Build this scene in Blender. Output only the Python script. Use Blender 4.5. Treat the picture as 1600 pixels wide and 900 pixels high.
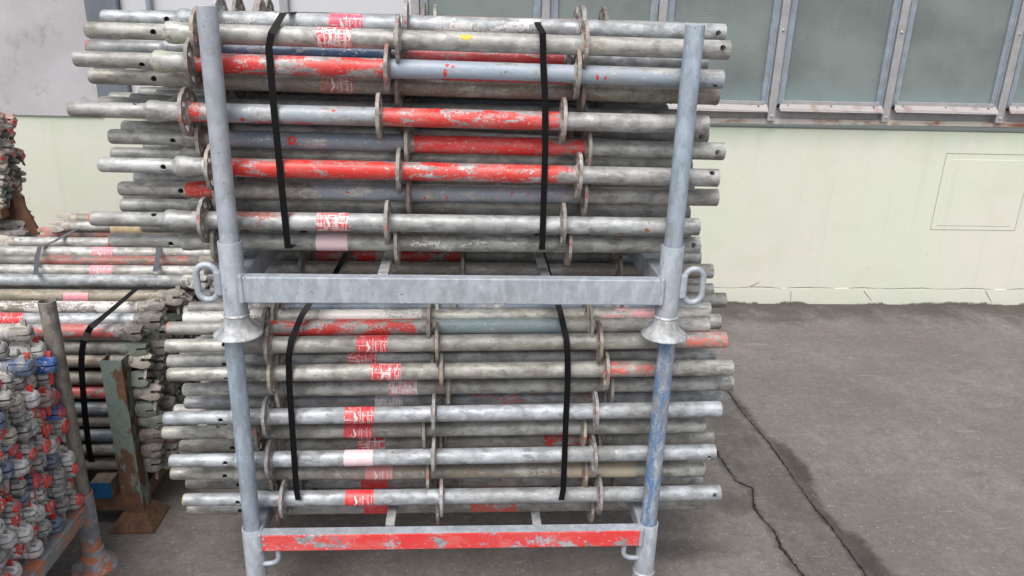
import bpy, bmesh, math, random
from mathutils import Vector, Matrix
R = math.radians
rnd = random.Random(7)
NUM = ['', 'one', 'two', 'three', 'four', 'five', 'six', 'seven', 'eight', 'nine', 'ten', 'eleven', 'twelve', 'thirteen', 'fourteen', 'fifteen']
S = bpy.context.scene
COL = S.collection
for o in list(bpy.data.objects): bpy.data.objects.remove(o)

# ------------------------------------------------------------------ camera, light, exposure
H = 1.77; PITCH, ROLL, YAW = R(19.4), R(1.7), R(3.9)
fw = Vector((math.sin(YAW)*math.cos(PITCH), math.cos(YAW)*math.cos(PITCH), -math.sin(PITCH)))
r0 = Vector((math.cos(YAW), -math.sin(YAW), 0)); u0 = r0.cross(fw)
rt = math.cos(ROLL)*r0 + math.sin(ROLL)*u0; up = -math.sin(ROLL)*r0 + math.cos(ROLL)*u0
cd = bpy.data.cameras.new('camera'); cam = bpy.data.objects.new('camera', cd); COL.objects.link(cam)
M3 = Matrix((rt, up, -fw)).transposed(); cam.matrix_world = Matrix.Translation((0, 0, H)) @ M3.to_4x4()
cd.sensor_width = 36; cd.lens = 27; cd.clip_end = 500; cd.clip_start = .02
S.camera = cam
S.render.resolution_x = 1024; S.render.resolution_y = 576
SUN_EL, SUN_AZ = R(57), R(203)       # azimuth measured clockwise from +Y: the light comes from behind the camera's left
w = bpy.data.worlds.new('World'); S.world = w; w.use_nodes = True
nt = w.node_tree; bg = nt.nodes['Background']
sky = nt.nodes.new('ShaderNodeTexSky'); sky.sky_type = 'NISHITA'; sky.sun_disc = False
sky.sun_elevation = SUN_EL; sky.sun_rotation = SUN_AZ; sky.dust_density = 3.0; sky.air_density = 1.0
hs = nt.nodes.new('ShaderNodeHueSaturation'); hs.inputs['Saturation'].default_value = .38
nt.links.new(sky.outputs[0], hs.inputs['Color']); nt.links.new(hs.outputs[0], bg.inputs[0])
bg.inputs[1].default_value = .125
sl = bpy.data.lights.new('sun', 'SUN'); sl.energy = 1.5; sl.angle = R(32); sl.color = (1, .97, .92)
so = bpy.data.objects.new('sun', sl); COL.objects.link(so)
sd = Vector((math.sin(SUN_AZ)*math.cos(SUN_EL), math.cos(SUN_AZ)*math.cos(SUN_EL), math.sin(SUN_EL)))
so.rotation_euler = sd.to_track_quat('Z', 'Y').to_euler(); so.location = (-3, -4, 8)
S.view_settings.view_transform = 'Standard'; S.view_settings.look = 'None'
S.view_settings.exposure = 0.60; S.view_settings.gamma = 1

# ------------------------------------------------------------------ measuring helpers (a ray met with a real plane)
def ray(x, y): return fw + rt*((x-800)/1200) - up*((y-450)/1200)
def atY(x, y, Y): d = ray(x, y); return Vector((0, 0, H)) + d*(Y/d.y)
def atZ(x, y, Z=0): d = ray(x, y); return Vector((0, 0, H)) + d*((Z-H)/d.z)

# ------------------------------------------------------------------ node helper
class NT:
    def __init__(s, name):
        s.m = bpy.data.materials.new(name); s.m.use_nodes = True; s.t = s.m.node_tree
        s.b = s.t.nodes['Principled BSDF']; s._v = None
    def n(s, kind, **kw):
        nd = s.t.nodes.new(kind)
        for k, v in kw.items(): setattr(nd, k, v)
        return nd
    def put(s, sock, v):
        if isinstance(v, bpy.types.NodeSocket): s.t.links.new(v, sock)
        elif v is not None:
            if sock.type == 'RGBA' and len(v) == 3: v = (*v, 1)
            sock.default_value = v
    def vec(s, scale=(1, 1, 1), rand=True):
        tc = s.n('ShaderNodeTexCoord'); out = tc.outputs['Object']
        if rand:
            oi = s.n('ShaderNodeObjectInfo'); sc = s.n('ShaderNodeVectorMath', operation='SCALE')
            s.put(sc.inputs[0], (37.1, 17.3, 29.7)); s.put(sc.inputs['Scale'], oi.outputs['Random'])
            ad = s.n('ShaderNodeVectorMath', operation='ADD'); s.put(ad.inputs[0], out); s.put(ad.inputs[1], sc.outputs[0]); out = ad.outputs[0]
        if scale != (1, 1, 1):
            mp = s.n('ShaderNodeVectorMath', operation='MULTIPLY'); s.put(mp.inputs[0], out); s.put(mp.inputs[1], scale); out = mp.outputs[0]
        return out
    def noise(s, vec, scale, detail=4, rough=.55, dist=0):
        nd = s.n('ShaderNodeTexNoise'); s.put(nd.inputs['Vector'], vec); s.put(nd.inputs['Scale'], scale)
        s.put(nd.inputs['Detail'], detail); s.put(nd.inputs['Roughness'], rough); s.put(nd.inputs['Distortion'], dist)
        return nd.outputs['Fac']
    def rng(s, v, a, b, c=0., d=1.):
        nd = s.n('ShaderNodeMapRange'); s.put(nd.inputs[0], v)
        for i, q in enumerate((a, b, c, d)): s.put(nd.inputs[i+1], q)
        return nd.outputs[0]
    def math(s, op, a, b=None):
        nd = s.n('ShaderNodeMath', operation=op); s.put(nd.inputs[0], a)
        if b is not None: s.put(nd.inputs[1], b)
        return nd.outputs[0]
    def mix(s, f, a, b, mode='MIX'):
        nd = s.n('ShaderNodeMix', data_type='RGBA', blend_type=mode)
        s.put(nd.inputs['Factor'], f); s.put(nd.inputs[6], a); s.put(nd.inputs[7], b); return nd.outputs[2]
    def attr(s, name):
        nd = s.n('ShaderNodeAttribute', attribute_name=name); return nd
    def sep(s, v):
        nd = s.n('ShaderNodeSeparateXYZ'); s.put(nd.inputs[0], v); return nd.outputs
    def bump(s, h, strength=.3, dist=.002):
        nd = s.n('ShaderNodeBump'); s.put(nd.inputs['Height'], h); s.put(nd.inputs['Strength'], strength); s.put(nd.inputs['Distance'], dist)
        s.put(s.b.inputs['Normal'], nd.outputs[0])
    def out(s, col=None, rough=None, metal=None, spec=None):
        s.put(s.b.inputs['Base Color'], col); s.put(s.b.inputs['Roughness'], rough); s.put(s.b.inputs['Metallic'], metal)
        if spec is not None: s.put(s.b.inputs['Specular IOR Level'], spec)
        return s.m

RED = (.66, .030, .022); PINK = (.70, .34, .36); BLUEG = (.19, .25, .315); NAVY = (.05, .10, .21); CREAM = (.50, .44, .31)
WHITE = (.66, .65, .63); BLUE = (.03, .16, .45); GREEN = (.17, .23, .17); DULLRED = (.34, .10, .08); BROWN = (.24, .20, .155)

def steel(name, light, dark, paint=None, rough=.5, metal=.3, grime=.45, along=(.35, 1, 1), tint=True, sc=1., scratch=.55, spang=1.):
    """weathered galvanised steel; paint: 'attr' (mesh attribute), 'obj' (object colour) or (rgb, coverage)"""
    N = NT(name); v = N.vec(); vs = N.vec(along)
    ro = N.n('ShaderNodeObjectInfo').outputs['Random']
    c = N.mix(N.rng(N.noise(v, N.rng(ro, 0, 1, 6*sc, 24*sc), 7, .66), .38, .62), dark, light)
    vor = N.n('ShaderNodeTexVoronoi', feature='F1'); N.put(vor.inputs['Vector'], N.vec((.6*along[0]+.4, .6*along[1]+.4, .6*along[2]+.4))); N.put(vor.inputs['Scale'], 58*sc)
    c = N.mix(.42*spang, c, N.mix(1., c, N.mix(N.rng(N.sep(vor.outputs['Color'])[0], .2, .9), (.62, .62, .63), (1.55, 1.56, 1.58)), 'MULTIPLY'))
    sm = N.rng(N.noise(vs, N.rng(ro, 0, 1, 28*sc, 9*sc), 8, .74, .6), .52, .64, 0, .6*spang); c = N.mix(sm, c, N.mix(1., c, (.52, .49, .45), 'MULTIPLY'))
    c = N.mix(N.rng(N.noise(vs, 34*sc, 5, .65), .50, .62, 0, .5), c, tuple(min(1, q*1.35) for q in light))
    gr = N.rng(N.noise(v, 3.2*sc, 5, .6), .40, .66, 0, grime)
    c = N.mix(gr, c, (.19, .165, .13))
    wh = N.rng(N.noise(vs, 58*sc, 6, .78, .5), .60, .66, 0, scratch)
    c = N.mix(wh, c, (.74, .74, .73))
    dk = N.math('MAXIMUM', N.rng(N.noise(v, 62*sc, 6, .75), .63, .67, 0, .8), N.rng(N.noise(N.vec(tuple(q*(.4 if q < 1 else 1) for q in along)), 120*sc, 5, .8), .655, .69, 0, .85))
    c = N.mix(dk, c, (.06, .055, .05))
    met = N.rng(gr, 0, 1, metal, metal*.3)
    oi = N.n('ShaderNodeObjectInfo')
    if tint and paint != 'obj': c = N.mix(1., c, oi.outputs['Color'], 'MULTIPLY')
    rg = N.rng(N.noise(v, 20*sc, 4), .3, .7, rough-.1, rough+.14)
    h = N.noise(vs, 60*sc, 5, .6)
    if paint is not None:
        if paint == 'attr':
            a = N.attr('paint'); pc, cov = a.outputs['Color'], a.outputs['Alpha']
        elif paint == 'obj': pc, cov = oi.outputs['Color'], oi.outputs['Alpha']
        else: pc, cov = paint
        big = N.noise(vs, 30*sc, 8, .68, .35); fine = N.noise(v, 150*sc, 4, .75); cov = N.math('ADD', cov, N.rng(N.noise(vs, 7*sc, 3), .3, .7, -.2, .2)) if isinstance(cov, bpy.types.NodeSocket) else cov
        if paint == 'attr': cov = N.math('MULTIPLY', cov, N.rng(a.outputs['Alpha'], 0, .15))
        nn = N.rng(N.math('ADD', N.math('MULTIPLY', big, .66), N.math('MULTIPLY', fine, .34)), .43, .578, 0, 1)
        m = N.rng(N.math('SUBTRACT', cov, nn), 0, .05, 0, 1)
        pcv = N.mix(N.rng(N.noise(v, 14*sc, 5), .35, .7, 0, .5), pc, N.mix(.45, pc, (.33, .29, .27)))
        pcv = N.mix(N.rng(N.noise(vs, 26*sc, 6, .7), .50, .62, 0, .40), pcv, N.mix(.35, pc, (.80, .62, .58)))
        pcv = N.mix(N.rng(N.noise(vs, 130*sc, 3, .7), .63, .68, 0, .6), pcv, (.6, .58, .56))
        c = N.mix(m, c, pcv)
        met = N.math('MULTIPLY', met, N.math('SUBTRACT', 1., m))
        rg = N.mix(m, rg, (.42, .42, .42))
        h = N.math('ADD', N.math('MULTIPLY', h, .5), N.math('MULTIPLY', m, .6))
    N.bump(h, .28, .0012)
    return N.out(c, rg, met)

def rusty(name, base, cov=.5, rust=(.17, .085, .045), rough=.7):
    N = NT(name); v = N.vec()
    r = N.mix(N.rng(N.noise(v, 22, 7, .7), .35, .65), rust, (.085, .045, .03)); r = N.mix(N.rng(N.noise(v, 50, 5, .7), .55, .75, 0, .5), r, (.27, .14, .07))
    nn = N.rng(N.noise(N.vec((1, 1, .5)), 9, 8, .65), .34, .66)
    m = N.rng(N.math('SUBTRACT', cov, nn), 0, .08)
    b = N.mix(N.rng(N.noise(v, 60, 4), .45, .7, 0, .5), base, tuple(q*.55 for q in base))
    c = N.mix(m, b, r); N.bump(N.noise(v, 90, 5), .4, .002)
    return N.out(c, N.rng(m, 0, 1, rough-.15, .9), 0.)

M_TUBE = steel('galvanised_tube', (.47, .475, .475), (.29, .29, .28), 'attr', .52, .26, .42)
M_ROS = steel('galvanised_rosette', (.43, .41, .385), (.24, .22, .20), (DULLRED, .06), .6, .15, .6, (1, 1, 1))
M_PAL = steel('galvanised_frame', (.42, .46, .51), (.34, .375, .42), None, .5, .18, .18, (1, 1, .3), scratch=.35, spang=.35)
M_POST = steel('blue_grey_post', (.35, .42, .49), (.28, .345, .41), None, .52, .12, .25, (1, 1, .25), scratch=.45, spang=.5)
M_PALB = steel('blue_flaked_post', (.36, .40, .45), (.27, .30, .34), ((.08, .19, .37), .42), .5, .15, .35, (1, 1, .25), sc=1.5)
M_BEAMR = steel('red_flaked_beam', (.40, .43, .47), (.30, .33, .37), ((.74, .04, .04), .80), .45, .15, .2, (.6, 1, 1), sc=.8)
M_BELL = steel('worn_bell_foot', (.46, .48, .50), (.33, .34, .345), None, .55, .15, .5, (1, 1, .6))
M_HEADN = steel('painted_near_head', (.46, .45, .44), (.17, .165, .16), 'obj', .6, .05, .22, (1, 1, 1), sc=1.6)
M_HEAD = steel('painted_ledger_head', (.40, .37, .34), (.20, .185, .17), 'obj', .62, .1, .85, (1, 1, 1))
M_ORNG = steel('orange_flaked_frame', (.30, .33, .36), (.20, .22, .24), ((.50, .15, .06), .27), .55, .25, .5, (.5, .5, 1), sc=.7)
M_GREY = steel('dirty_grey_tube', (.30, .29, .27), (.19, .18, .165), 'attr', .58, .15, .85)
M_RUSTG = rusty('rusty_green_post', (.17, .215, .19), .52)
M_RUST = rusty('rusty_brown_steel', (.15, .09, .06), .75)

def plain(name, col, rough=.6, var=.25, sc=30, metal=0., bump=.15, spec=None):
    N = NT(name); v = N.vec()
    c = N.mix(N.rng(N.noise(v, sc, 6, .65), .35, .68, 0, 1), col, tuple(q*(1-var) for q in col))
    N.bump(N.noise(v, sc*3, 4), bump, .001); return N.out(c, rough, metal, spec)
M_STRAP = plain('black_steel_strap', (.004, .004, .005), .5, .3, 60, .0, spec=.22)
M_STRAPG = plain('grey_steel_strap', (.13, .15, .18), .38, .3, 60, .3)
M_WOOD = plain('weathered_timber', (.27, .21, .16), .85, .5, 25)
M_BLUEW = plain('blue_painted_timber', (.012, .115, .30), .55, .35, 35)
M_BAND = plain('cream_band', (.52, .40, .24), .8, .35, 40)

def sticker_mat():
    N = NT('worn_red_sticker'); v = N.vec(); oi = N.n('ShaderNodeObjectInfo')
    c = N.mix(N.rng(N.noise(v, 50, 4), .35, .7, 0, .3), oi.outputs['Color'], N.mix(.5, oi.outputs['Color'], (.8, .55, .55)))
    a = N.noise(N.vec((.10, 1, 1)), 210, 3, .7, .3); b = N.noise(N.vec((1.2, .16, .16)), 230, 3, .7, .3)
    wear = N.math('SUBTRACT', 1., oi.outputs['Alpha'])
    th = N.rng(wear, 0, 1, .72, .50)
    m = N.math('MAXIMUM', N.rng(N.math('SUBTRACT', a, th), 0, .03), N.rng(N.math('SUBTRACT', b, th), 0, .03))
    c = N.mix(m, c, (.78, .72, .72))
    g = N.rng(N.math('SUBTRACT', N.noise(v, 70, 6, .7), N.rng(wear, 0, 1, .80, .55)), 0, .02)
    c = N.mix(g, c, (.33, .32, .31))
    return N.out(c, .42, 0.)
M_STICK = sticker_mat()
def print_mat():
    N = NT('sticker_print_white'); v = N.vec()
    c = N.mix(N.rng(N.noise(v, 160, 4, .7), .55, .62, 0, .7), (.78, .76, .75), (.62, .09, .09)); return N.out(c, .45, 0.)
M_PRINT = print_mat()

# ------------------------------------------------------------------ mesh helpers
def mesh(name, vs, fs, mats, smooth=None, paint=None, sharp=35):
    me = bpy.data.meshes.new(name); me.from_pydata([tuple(v) for v in vs], [], fs)
    if not isinstance(mats, (list, tuple)): mats = [mats]
    for m in mats: me.materials.append(m)
    if paint is not None:
        a = me.attributes.new('paint', 'FLOAT_COLOR', 'POINT')
        a.data.foreach_set('color', [q for p in paint for q in p])
    bm = bmesh.new(); bm.from_mesh(me); bmesh.ops.recalc_face_normals(bm, faces=bm.faces); bm.to_mesh(me); bm.free()
    if smooth is not False:
        for p in me.polygons: p.use_smooth = True
        me.set_sharp_from_angle(angle=R(sharp))
    me.update(); return me
def obj(name, me, parent=None, loc=(0, 0, 0), rot=(0, 0, 0), **props):
    o = bpy.data.objects.new(name, me); COL.objects.link(o); o.location = loc; o.rotation_euler = rot
    if parent: o.parent = parent
    for k, v in props.items(): o[k] = v
    return o
def thing(name, label, cat, group=None, loc=(0, 0, 0), rot=(0, 0, 0)):
    o = obj(name, None, None, loc, rot, label=label, category=cat); o.empty_display_size = .05
    if group: o['group'] = group
    return o
class MB:
    def __init__(s): s.v = []; s.f = []; s.boxy = False
    def add(s, v, f):
        k = len(s.v); s.v += [tuple(q) for q in v]; s.f += [tuple(i+k for i in q) for q in f]; return s
    def box(s, x0, x1, y0, y1, z0, z1, b=0.):
        if b <= 0:
            return s.add([(x, y, z) for x in (x0, x1) for y in (y0, y1) for z in (z0, z1)],
                         [(0, 1, 3, 2), (4, 6, 7, 5), (0, 4, 5, 1), (2, 3, 7, 6), (0, 2, 6, 4), (1, 5, 7, 3)])
        s.boxy = True; bm = bmesh.new(); bmesh.ops.create_cube(bm, size=1)
        for q in bm.verts: q.co = Vector(((x0+x1)/2+q.co.x*(x1-x0), (y0+y1)/2+q.co.y*(y1-y0), (z0+z1)/2+q.co.z*(z1-z0)))
        bmesh.ops.bevel(bm, geom=bm.edges[:], offset=b, segments=2, affect='EDGES', profile=.5)
        bm.verts.index_update(); s.add([q.co for q in bm.verts], [[q.index for q in f.verts] for f in bm.faces]); bm.free(); return s
    def lathe(s, prof, n=24, cap=(0, 0), axis='z', c=(0, 0, 0)):
        vs = []; fs = []
        for a, r in prof:
            for i in range(n):
                t = 2*math.pi*i/n; p = (r*math.cos(t), r*math.sin(t), a)
                if axis == 'x': p = (a, r*math.cos(t), r*math.sin(t))
                vs.append((p[0]+c[0], p[1]+c[1], p[2]+c[2]))
        for k in range(len(prof)-1):
            for i in range(n):
                j = (i+1) % n; fs.append((k*n+i, k*n+j, (k+1)*n+j, (k+1)*n+i))
        if cap[0]: fs.append(tuple(range(n)))
        if cap[1]: fs.append(tuple(range((len(prof)-1)*n, len(prof)*n)))
        return s.add(vs, fs)
    def tube(s, pts, r, n=12, closed=False, cap=True):
        pts = [Vector(p) for p in pts]; m = len(pts); vs = []; fs = []
        for i, p in enumerate(pts):
            a = pts[(i-1) % m] if (closed or i) else p; b = pts[(i+1) % m] if (closed or i < m-1) else p
            d = (b-a).normalized(); ref = Vector((0, 1, 0)) if abs(d.y) < .9 else Vector((1, 0, 0))
            e = d.cross(ref).normalized(); g = e.cross(d)
            for k in range(n):
                t = 2*math.pi*k/n; vs.append(p+e*r*math.cos(t)+g*r*math.sin(t))
        for i in range(m if closed else m-1):
            for k in range(n):
                l = (k+1) % n; j = (i+1) % m; fs.append((i*n+k, i*n+l, j*n+l, j*n+k))
        if cap and not closed: fs += [tuple(range(n)), tuple(range((m-1)*n, m*n))]
        return s.add(vs, fs)
    def build(s, name, mats, parent=None, smooth=None, sharp=35, **kw):
        if s.boxy: smooth = False
        return obj(name, mesh(name, s.v, s.f, mats, smooth, sharp=sharp), parent, **kw)

def tubemesh(name, x0, x1, r, mat, prof=None, holes=(), segs=(), n=24, cap0=False, lip=True, step=.025):
    """tube along +X; holes: (x, index of the ring vertex); segs: painted stretches (x0, x1, rgb, coverage)"""
    xs = {round(x0, 4), round(x1, 4)}
    k = x0
    while k < x1: xs.add(round(k, 4)); k += step
    for a, b, c, cv in segs:
        for q in (a-.004, a+.004, b-.004, b+.004):
            if x0 < q < x1: xs.add(round(q, 4))
    hr = .0078
    for hx, hi in holes:
        xs = {q for q in xs if abs(q-hx) > hr*1.6 or q in (round(x0, 4), round(x1, 4))}
        xs |= {round(hx-hr*1.5, 4), round(hx-hr, 4), round(hx, 4), round(hx+hr, 4), round(hx+hr*1.5, 4)}
    xs = sorted(xs)
    def rad(x):
        if not prof: return r
        for (a, ra), (b, rb) in zip(prof, prof[1:]):
            if a <= x <= b: return ra+(rb-ra)*((x-a)/(b-a) if b > a else 0)
        return r
    if prof: xs = sorted(set(xs) | {q[0] for q in prof})
    vs = []; pt = []; fs = []
    for x in xs:
        pc = (0, 0, 0, 0)
        for a, b, c, cv in segs:
            if a <= x <= b: pc = (*c, cv)
        if pc[3] == 0 and segs:   # keep the colour, drop the coverage, so edges fade in coverage only
            q = min(segs, key=lambda g: min(abs(g[0]-x), abs(g[1]-x))); pc = (*q[2], 0)
        for i in range(n):
            t = 2*math.pi*i/n; vs.append([x, -rad(x)*math.cos(t), rad(x)*math.sin(t)]); pt.append(pc)
    skip = set()
    for hx, hi in holes:
        if n != 24: break
        k = min(range(len(xs)), key=lambda q: abs(xs[q]-hx))
        ring = []
        for hh in (hi % n, (hi+12) % n):
            loop = [(-1, -1), (0, -1), (1, -1), (1, 0), (1, 1), (0, 1), (-1, 1), (-1, 0)]
            for dx in (-1, 0):
                for dt in (-1, 0): skip.add((k+dx, (hh+dt) % n))
            outer = []
            for dx, dt in loop:
                s_ = .707 if dx and dt else 1
                x = xs[k]+dx*hr*s_; t = 2*math.pi*hh/n + dt*s_*hr/r
                idx = (k+dx)*n+(hh+dt) % n
                rr = rad(xs[k]); vs[idx] = [x, -rr*math.cos(t), rr*math.sin(t)]; outer.append(idx)
            inner = []
            for q in outer:
                p = vs[q]; inner.append(len(vs)); f_ = 1-.004/r; vs.append([p[0], p[1]*f_, p[2]*f_]); pt.append((0, 0, 0, 0))
            for q in range(8): fs.append((outer[q], outer[(q+1) % 8], inner[(q+1) % 8], inner[q]))
    for k in range(len(xs)-1):
        for i in range(n):
            if (k, i) in skip: continue
            j = (i+1) % n; fs.append((k*n+i, (k+1)*n+i, (k+1)*n+j, k*n+j))
    m = len(xs)
    if cap0: fs.append(tuple(range(n)))
    if lip:
        for kk, sg in ((m-1, -1),) + (() if cap0 else ((0, 1),)):
            b = len(vs)
            for d in (0, .009):
                for i in range(n):
                    p = vs[kk*n+i]; f_ = 1-.0035/r; vs.append([p[0]+sg*d, p[1]*f_, p[2]*f_]); pt.append((*pt[kk*n+i][:3], 0))
            for i in range(n):
                j = (i+1) % n; fs += [(kk*n+i, kk*n+j, b+j, b+i), (b+i, b+j, b+n+j, b+n+i)]
    return mesh(name, vs, fs, mat, paint=pt, sharp=50)

def rosette_mesh():
    vs = []; fs = []; th = .0045
    angs = []; hol = []
    for q in range(8):
        c = q*45.; hw = 14 if q % 2 else 10
        angs += [c-hw, c, c+hw, c+22.5]; hol += [q, q, None, None]
    n = len(angs)
    for sd_ in (-th, th):
        for i, a in enumerate(angs):
            q = i//4; k = i % 4; big = q % 2
            ri, ro = (.0335, .0515) if big else (.036, .0475)
            if k == 1: ri -= .0015; ro += .002
            if k == 3: ri, ro = .035, .049
            rout = .0615 if k != 3 else .0585
            t = R(a)
            for r in (.0235, ri, ro, rout): vs.append((sd_, -r*math.cos(t), r*math.sin(t)))
    def I(s_, i, k): return s_*n*4 + (i % n)*4 + k
    for i in range(n):
        j = i+1
        for s_ in (0, 1):
            for k in (0, 1, 2):
                if k == 1 and hol[i] is not None: continue
                fs.append((I(s_, i, k), I(s_, j, k), I(s_, j, k+1), I(s_, i, k+1)))
        for k in (0, 3): fs.append((I(0, i, k), I(0, j, k), I(1, j, k), I(1, i, k)))
        if hol[i] is not None:
            for k in (1, 2): fs.append((I(0, i, k), I(0, j, k), I(1, j, k), I(1, i, k)))
            if i % 4 == 0: fs.append((I(0, i, 1), I(0, i, 2), I(1, i, 2), I(1, i, 1)))
            if i % 4 == 1: fs.append((I(0, j, 1), I(0, j, 2), I(1, j, 2), I(1, j, 1)))
    mb = MB(); mb.add(vs, fs)
    for sg in (-1, 1): mb.lathe([(sg*.0045, .0295), (sg*.0095, .0246)], 20, axis='x')   # weld beads
    return mesh('rosette', mb.v, mb.f, M_ROS, sharp=30)
ROS = rosette_mesh()

# ------------------------------------------------------------------ standards
TR = .02415
SPIG = [(0, .0165), (.003, .0186), (.007, .0193), (.02, .0195), (.184, .0195), (.19, .021), (.193, .0258), (.200, .0272), (.212, .0272), (.222, .0255), (.240, .0246), (.25, .0236), (.262, .0239)]
SPIG2 = [(0, .016), (.003, .0182), (.008, .0193), (.10, .0195), (.17, .0195), (.18, .0205), (.20, .0225), (.225, .0238), (.24, .0225), (.262, .0236)]
spigs = {}
def spig(hi, segs=(), kind=0, n=24):
    k = (hi, tuple(segs), kind, n)
    if k not in spigs:
        spigs[k] = tubemesh('spigot', 0, .262, .0195, M_TUBE, prof=SPIG2 if kind else SPIG, holes=[(.165, hi)] if n == 24 else (), segs=segs, n=n, cap0=True, lip=False, step=.03)
    return spigs[k]

def wrap(pts, r, c=0.):
    return [(x, -r*math.cos(s/TR+c), r*math.sin(s/TR+c)) for x, s in pts]
def sticker_mesh():
    L = .085; vs = []; fs = []; n = 20; m = 8; sp = R(110)
    for i in range(m+1):
        for j in range(n+1):
            t = -sp+2*sp*j/n; x = L*i/m
            if i in (0, m): x += rnd.uniform(-.0008, .0008)
            vs.append((x, -(TR+.0006)*math.cos(t), (TR+.0006)*math.sin(t)))
    for i in range(m):
        for j in range(n): fs.append((i*(n+1)+j, i*(n+1)+j+1, (i+1)*(n+1)+j+1, (i+1)*(n+1)+j))
    return mesh('sticker', vs, fs, M_STICK)
STK = sticker_mesh()
def print_mesh():
    bm = bmesh.new(); k = .085/800
    bird = [(465, 180), (485, 205), (505, 240), (530, 290), (552, 330), (570, 362), (548, 398), (535, 440), (520, 465), (512, 432), (492, 460), (478, 500), (468, 575), (447, 575), (448, 520), (455, 470), (480, 420), (498, 392), (480, 330), (468, 280), (460, 225)]
    f = bm.faces.new([bm.verts.new(((x-200)*k, (378-y)*k, 0)) for x, y in bird]); bmesh.ops.triangulate(bm, faces=[f])
    def bar(x0, x1, y0, y1):
        m = max(1, int(abs(y1-y0)/50))
        for i in range(m):
            a = y0+(y1-y0)*i/m; b = y0+(y1-y0)*(i+1)/m
            bm.faces.new([bm.verts.new(((x-200)*k, (378-y)*k, 0)) for x, y in ((x0, a), (x1, a), (x1, b), (x0, b))])
    for x0, x1, y0, y1 in ((688, 706, 205, 545), (822, 832, 170, 570), (850, 858, 170, 575), (868, 878, 360, 575), (935, 950, 260, 560), (945, 955, 170, 240), (965, 990, 225, 234), (760, 772, 250, 300)): bar(x0, x1, y0, y1)
    for q in range(14): bar(716, 730, 215+q*24, 226+q*24)
    cu = bpy.data.curves.new('t', 'FONT'); cu.body = 'ALTRAD'; cu.size = .0098; cu.resolution_u = 2
    to = bpy.data.objects.new('t', cu); COL.objects.link(to)
    dg = bpy.context.evaluated_depsgraph_get(); tm = bpy.data.meshes.new_from_object(to.evaluated_get(dg))
    bpy.data.objects.remove(to)
    b2 = bmesh.new(); b2.from_mesh(tm)
    w_ = max(v.co.x for v in b2.verts)
    mp = {v.index: bm.verts.new(((660-200)*k - v.co.y, v.co.x-.0215, 0)) for v in b2.verts}
    for fa in b2.faces:
        try: bm.faces.new([mp[v.index] for v in fa.verts])
        except ValueError: pass
    b2.free(); bpy.data.meshes.remove(tm)
    for v in bm.verts:
        x, s = v.co.x, v.co.y; v.co = Vector(wrap([(x, s)], TR+.0011)[0])
    me = bpy.data.meshes.new('sticker_print'); bm.to_mesh(me); bm.free(); me.materials.append(M_PRINT); return me
PRN = print_mesh()

def standard(label, A, B, ros, segs=(), stick=None, holes=(0, 0), tint=(1, 1, 1), group=None, spseg=(), kind=0, rhole=True, extra=(), n=24, rtint=None, tube_me=None, rep=True):
    """A, B: axis end points (left spigot end, right open end); ros: rosette offsets along the axis"""
    A, B = Vector(A), Vector(B); d = B-A; L = d.length
    t = thing('scaffold_standard', label, 'scaffold tube', group, A, (0, -math.atan2(d.z, math.hypot(d.x, d.y)), math.atan2(d.y, d.x)))
    me = tube_me or tubemesh('tube', .262, L, TR, M_TUBE, holes=[(L-.022, holes[1])] if rhole and n == 24 else (), segs=[(a, b, tuple(c), v) for a, b, c, v in segs], n=n)
    c4 = (*tint, 1)
    o = obj('tube', me, t); o.color = c4
    o = obj('spigot', spig(holes[0], tuple(spseg), kind, n), t); o.color = c4
    for i, x in enumerate(ros):
        q = obj('rosette', ROS, t, (x, 0, 0), (rnd.uniform(0, 6.28), rnd.uniform(-.02, .02), rnd.uniform(-.02, .02)))
        gq = rnd.uniform(.8, 1.1); q.color = (*(rtint or [min(1.15, a*gq) for a in tint]), 1)
    if stick:
        for (x, ang, colr, wear, prn) in stick:
            s_ = obj('sticker', STK, t, (x, 0, 0), (ang, 0, 0)); s_.color = (*colr, 1-wear)
            if prn: obj('sticker_print', PRN, s_)
    return t, L

SR = (.70, .035, .045); SP = (.74, .28, .33); SV = (.80, .60, .64); SF = (.42, .16, .13)
def X(px, py, A, Bp, Y):   # offset along the tube of a measured point
    return (atY(px, py, Y)-A).length

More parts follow.
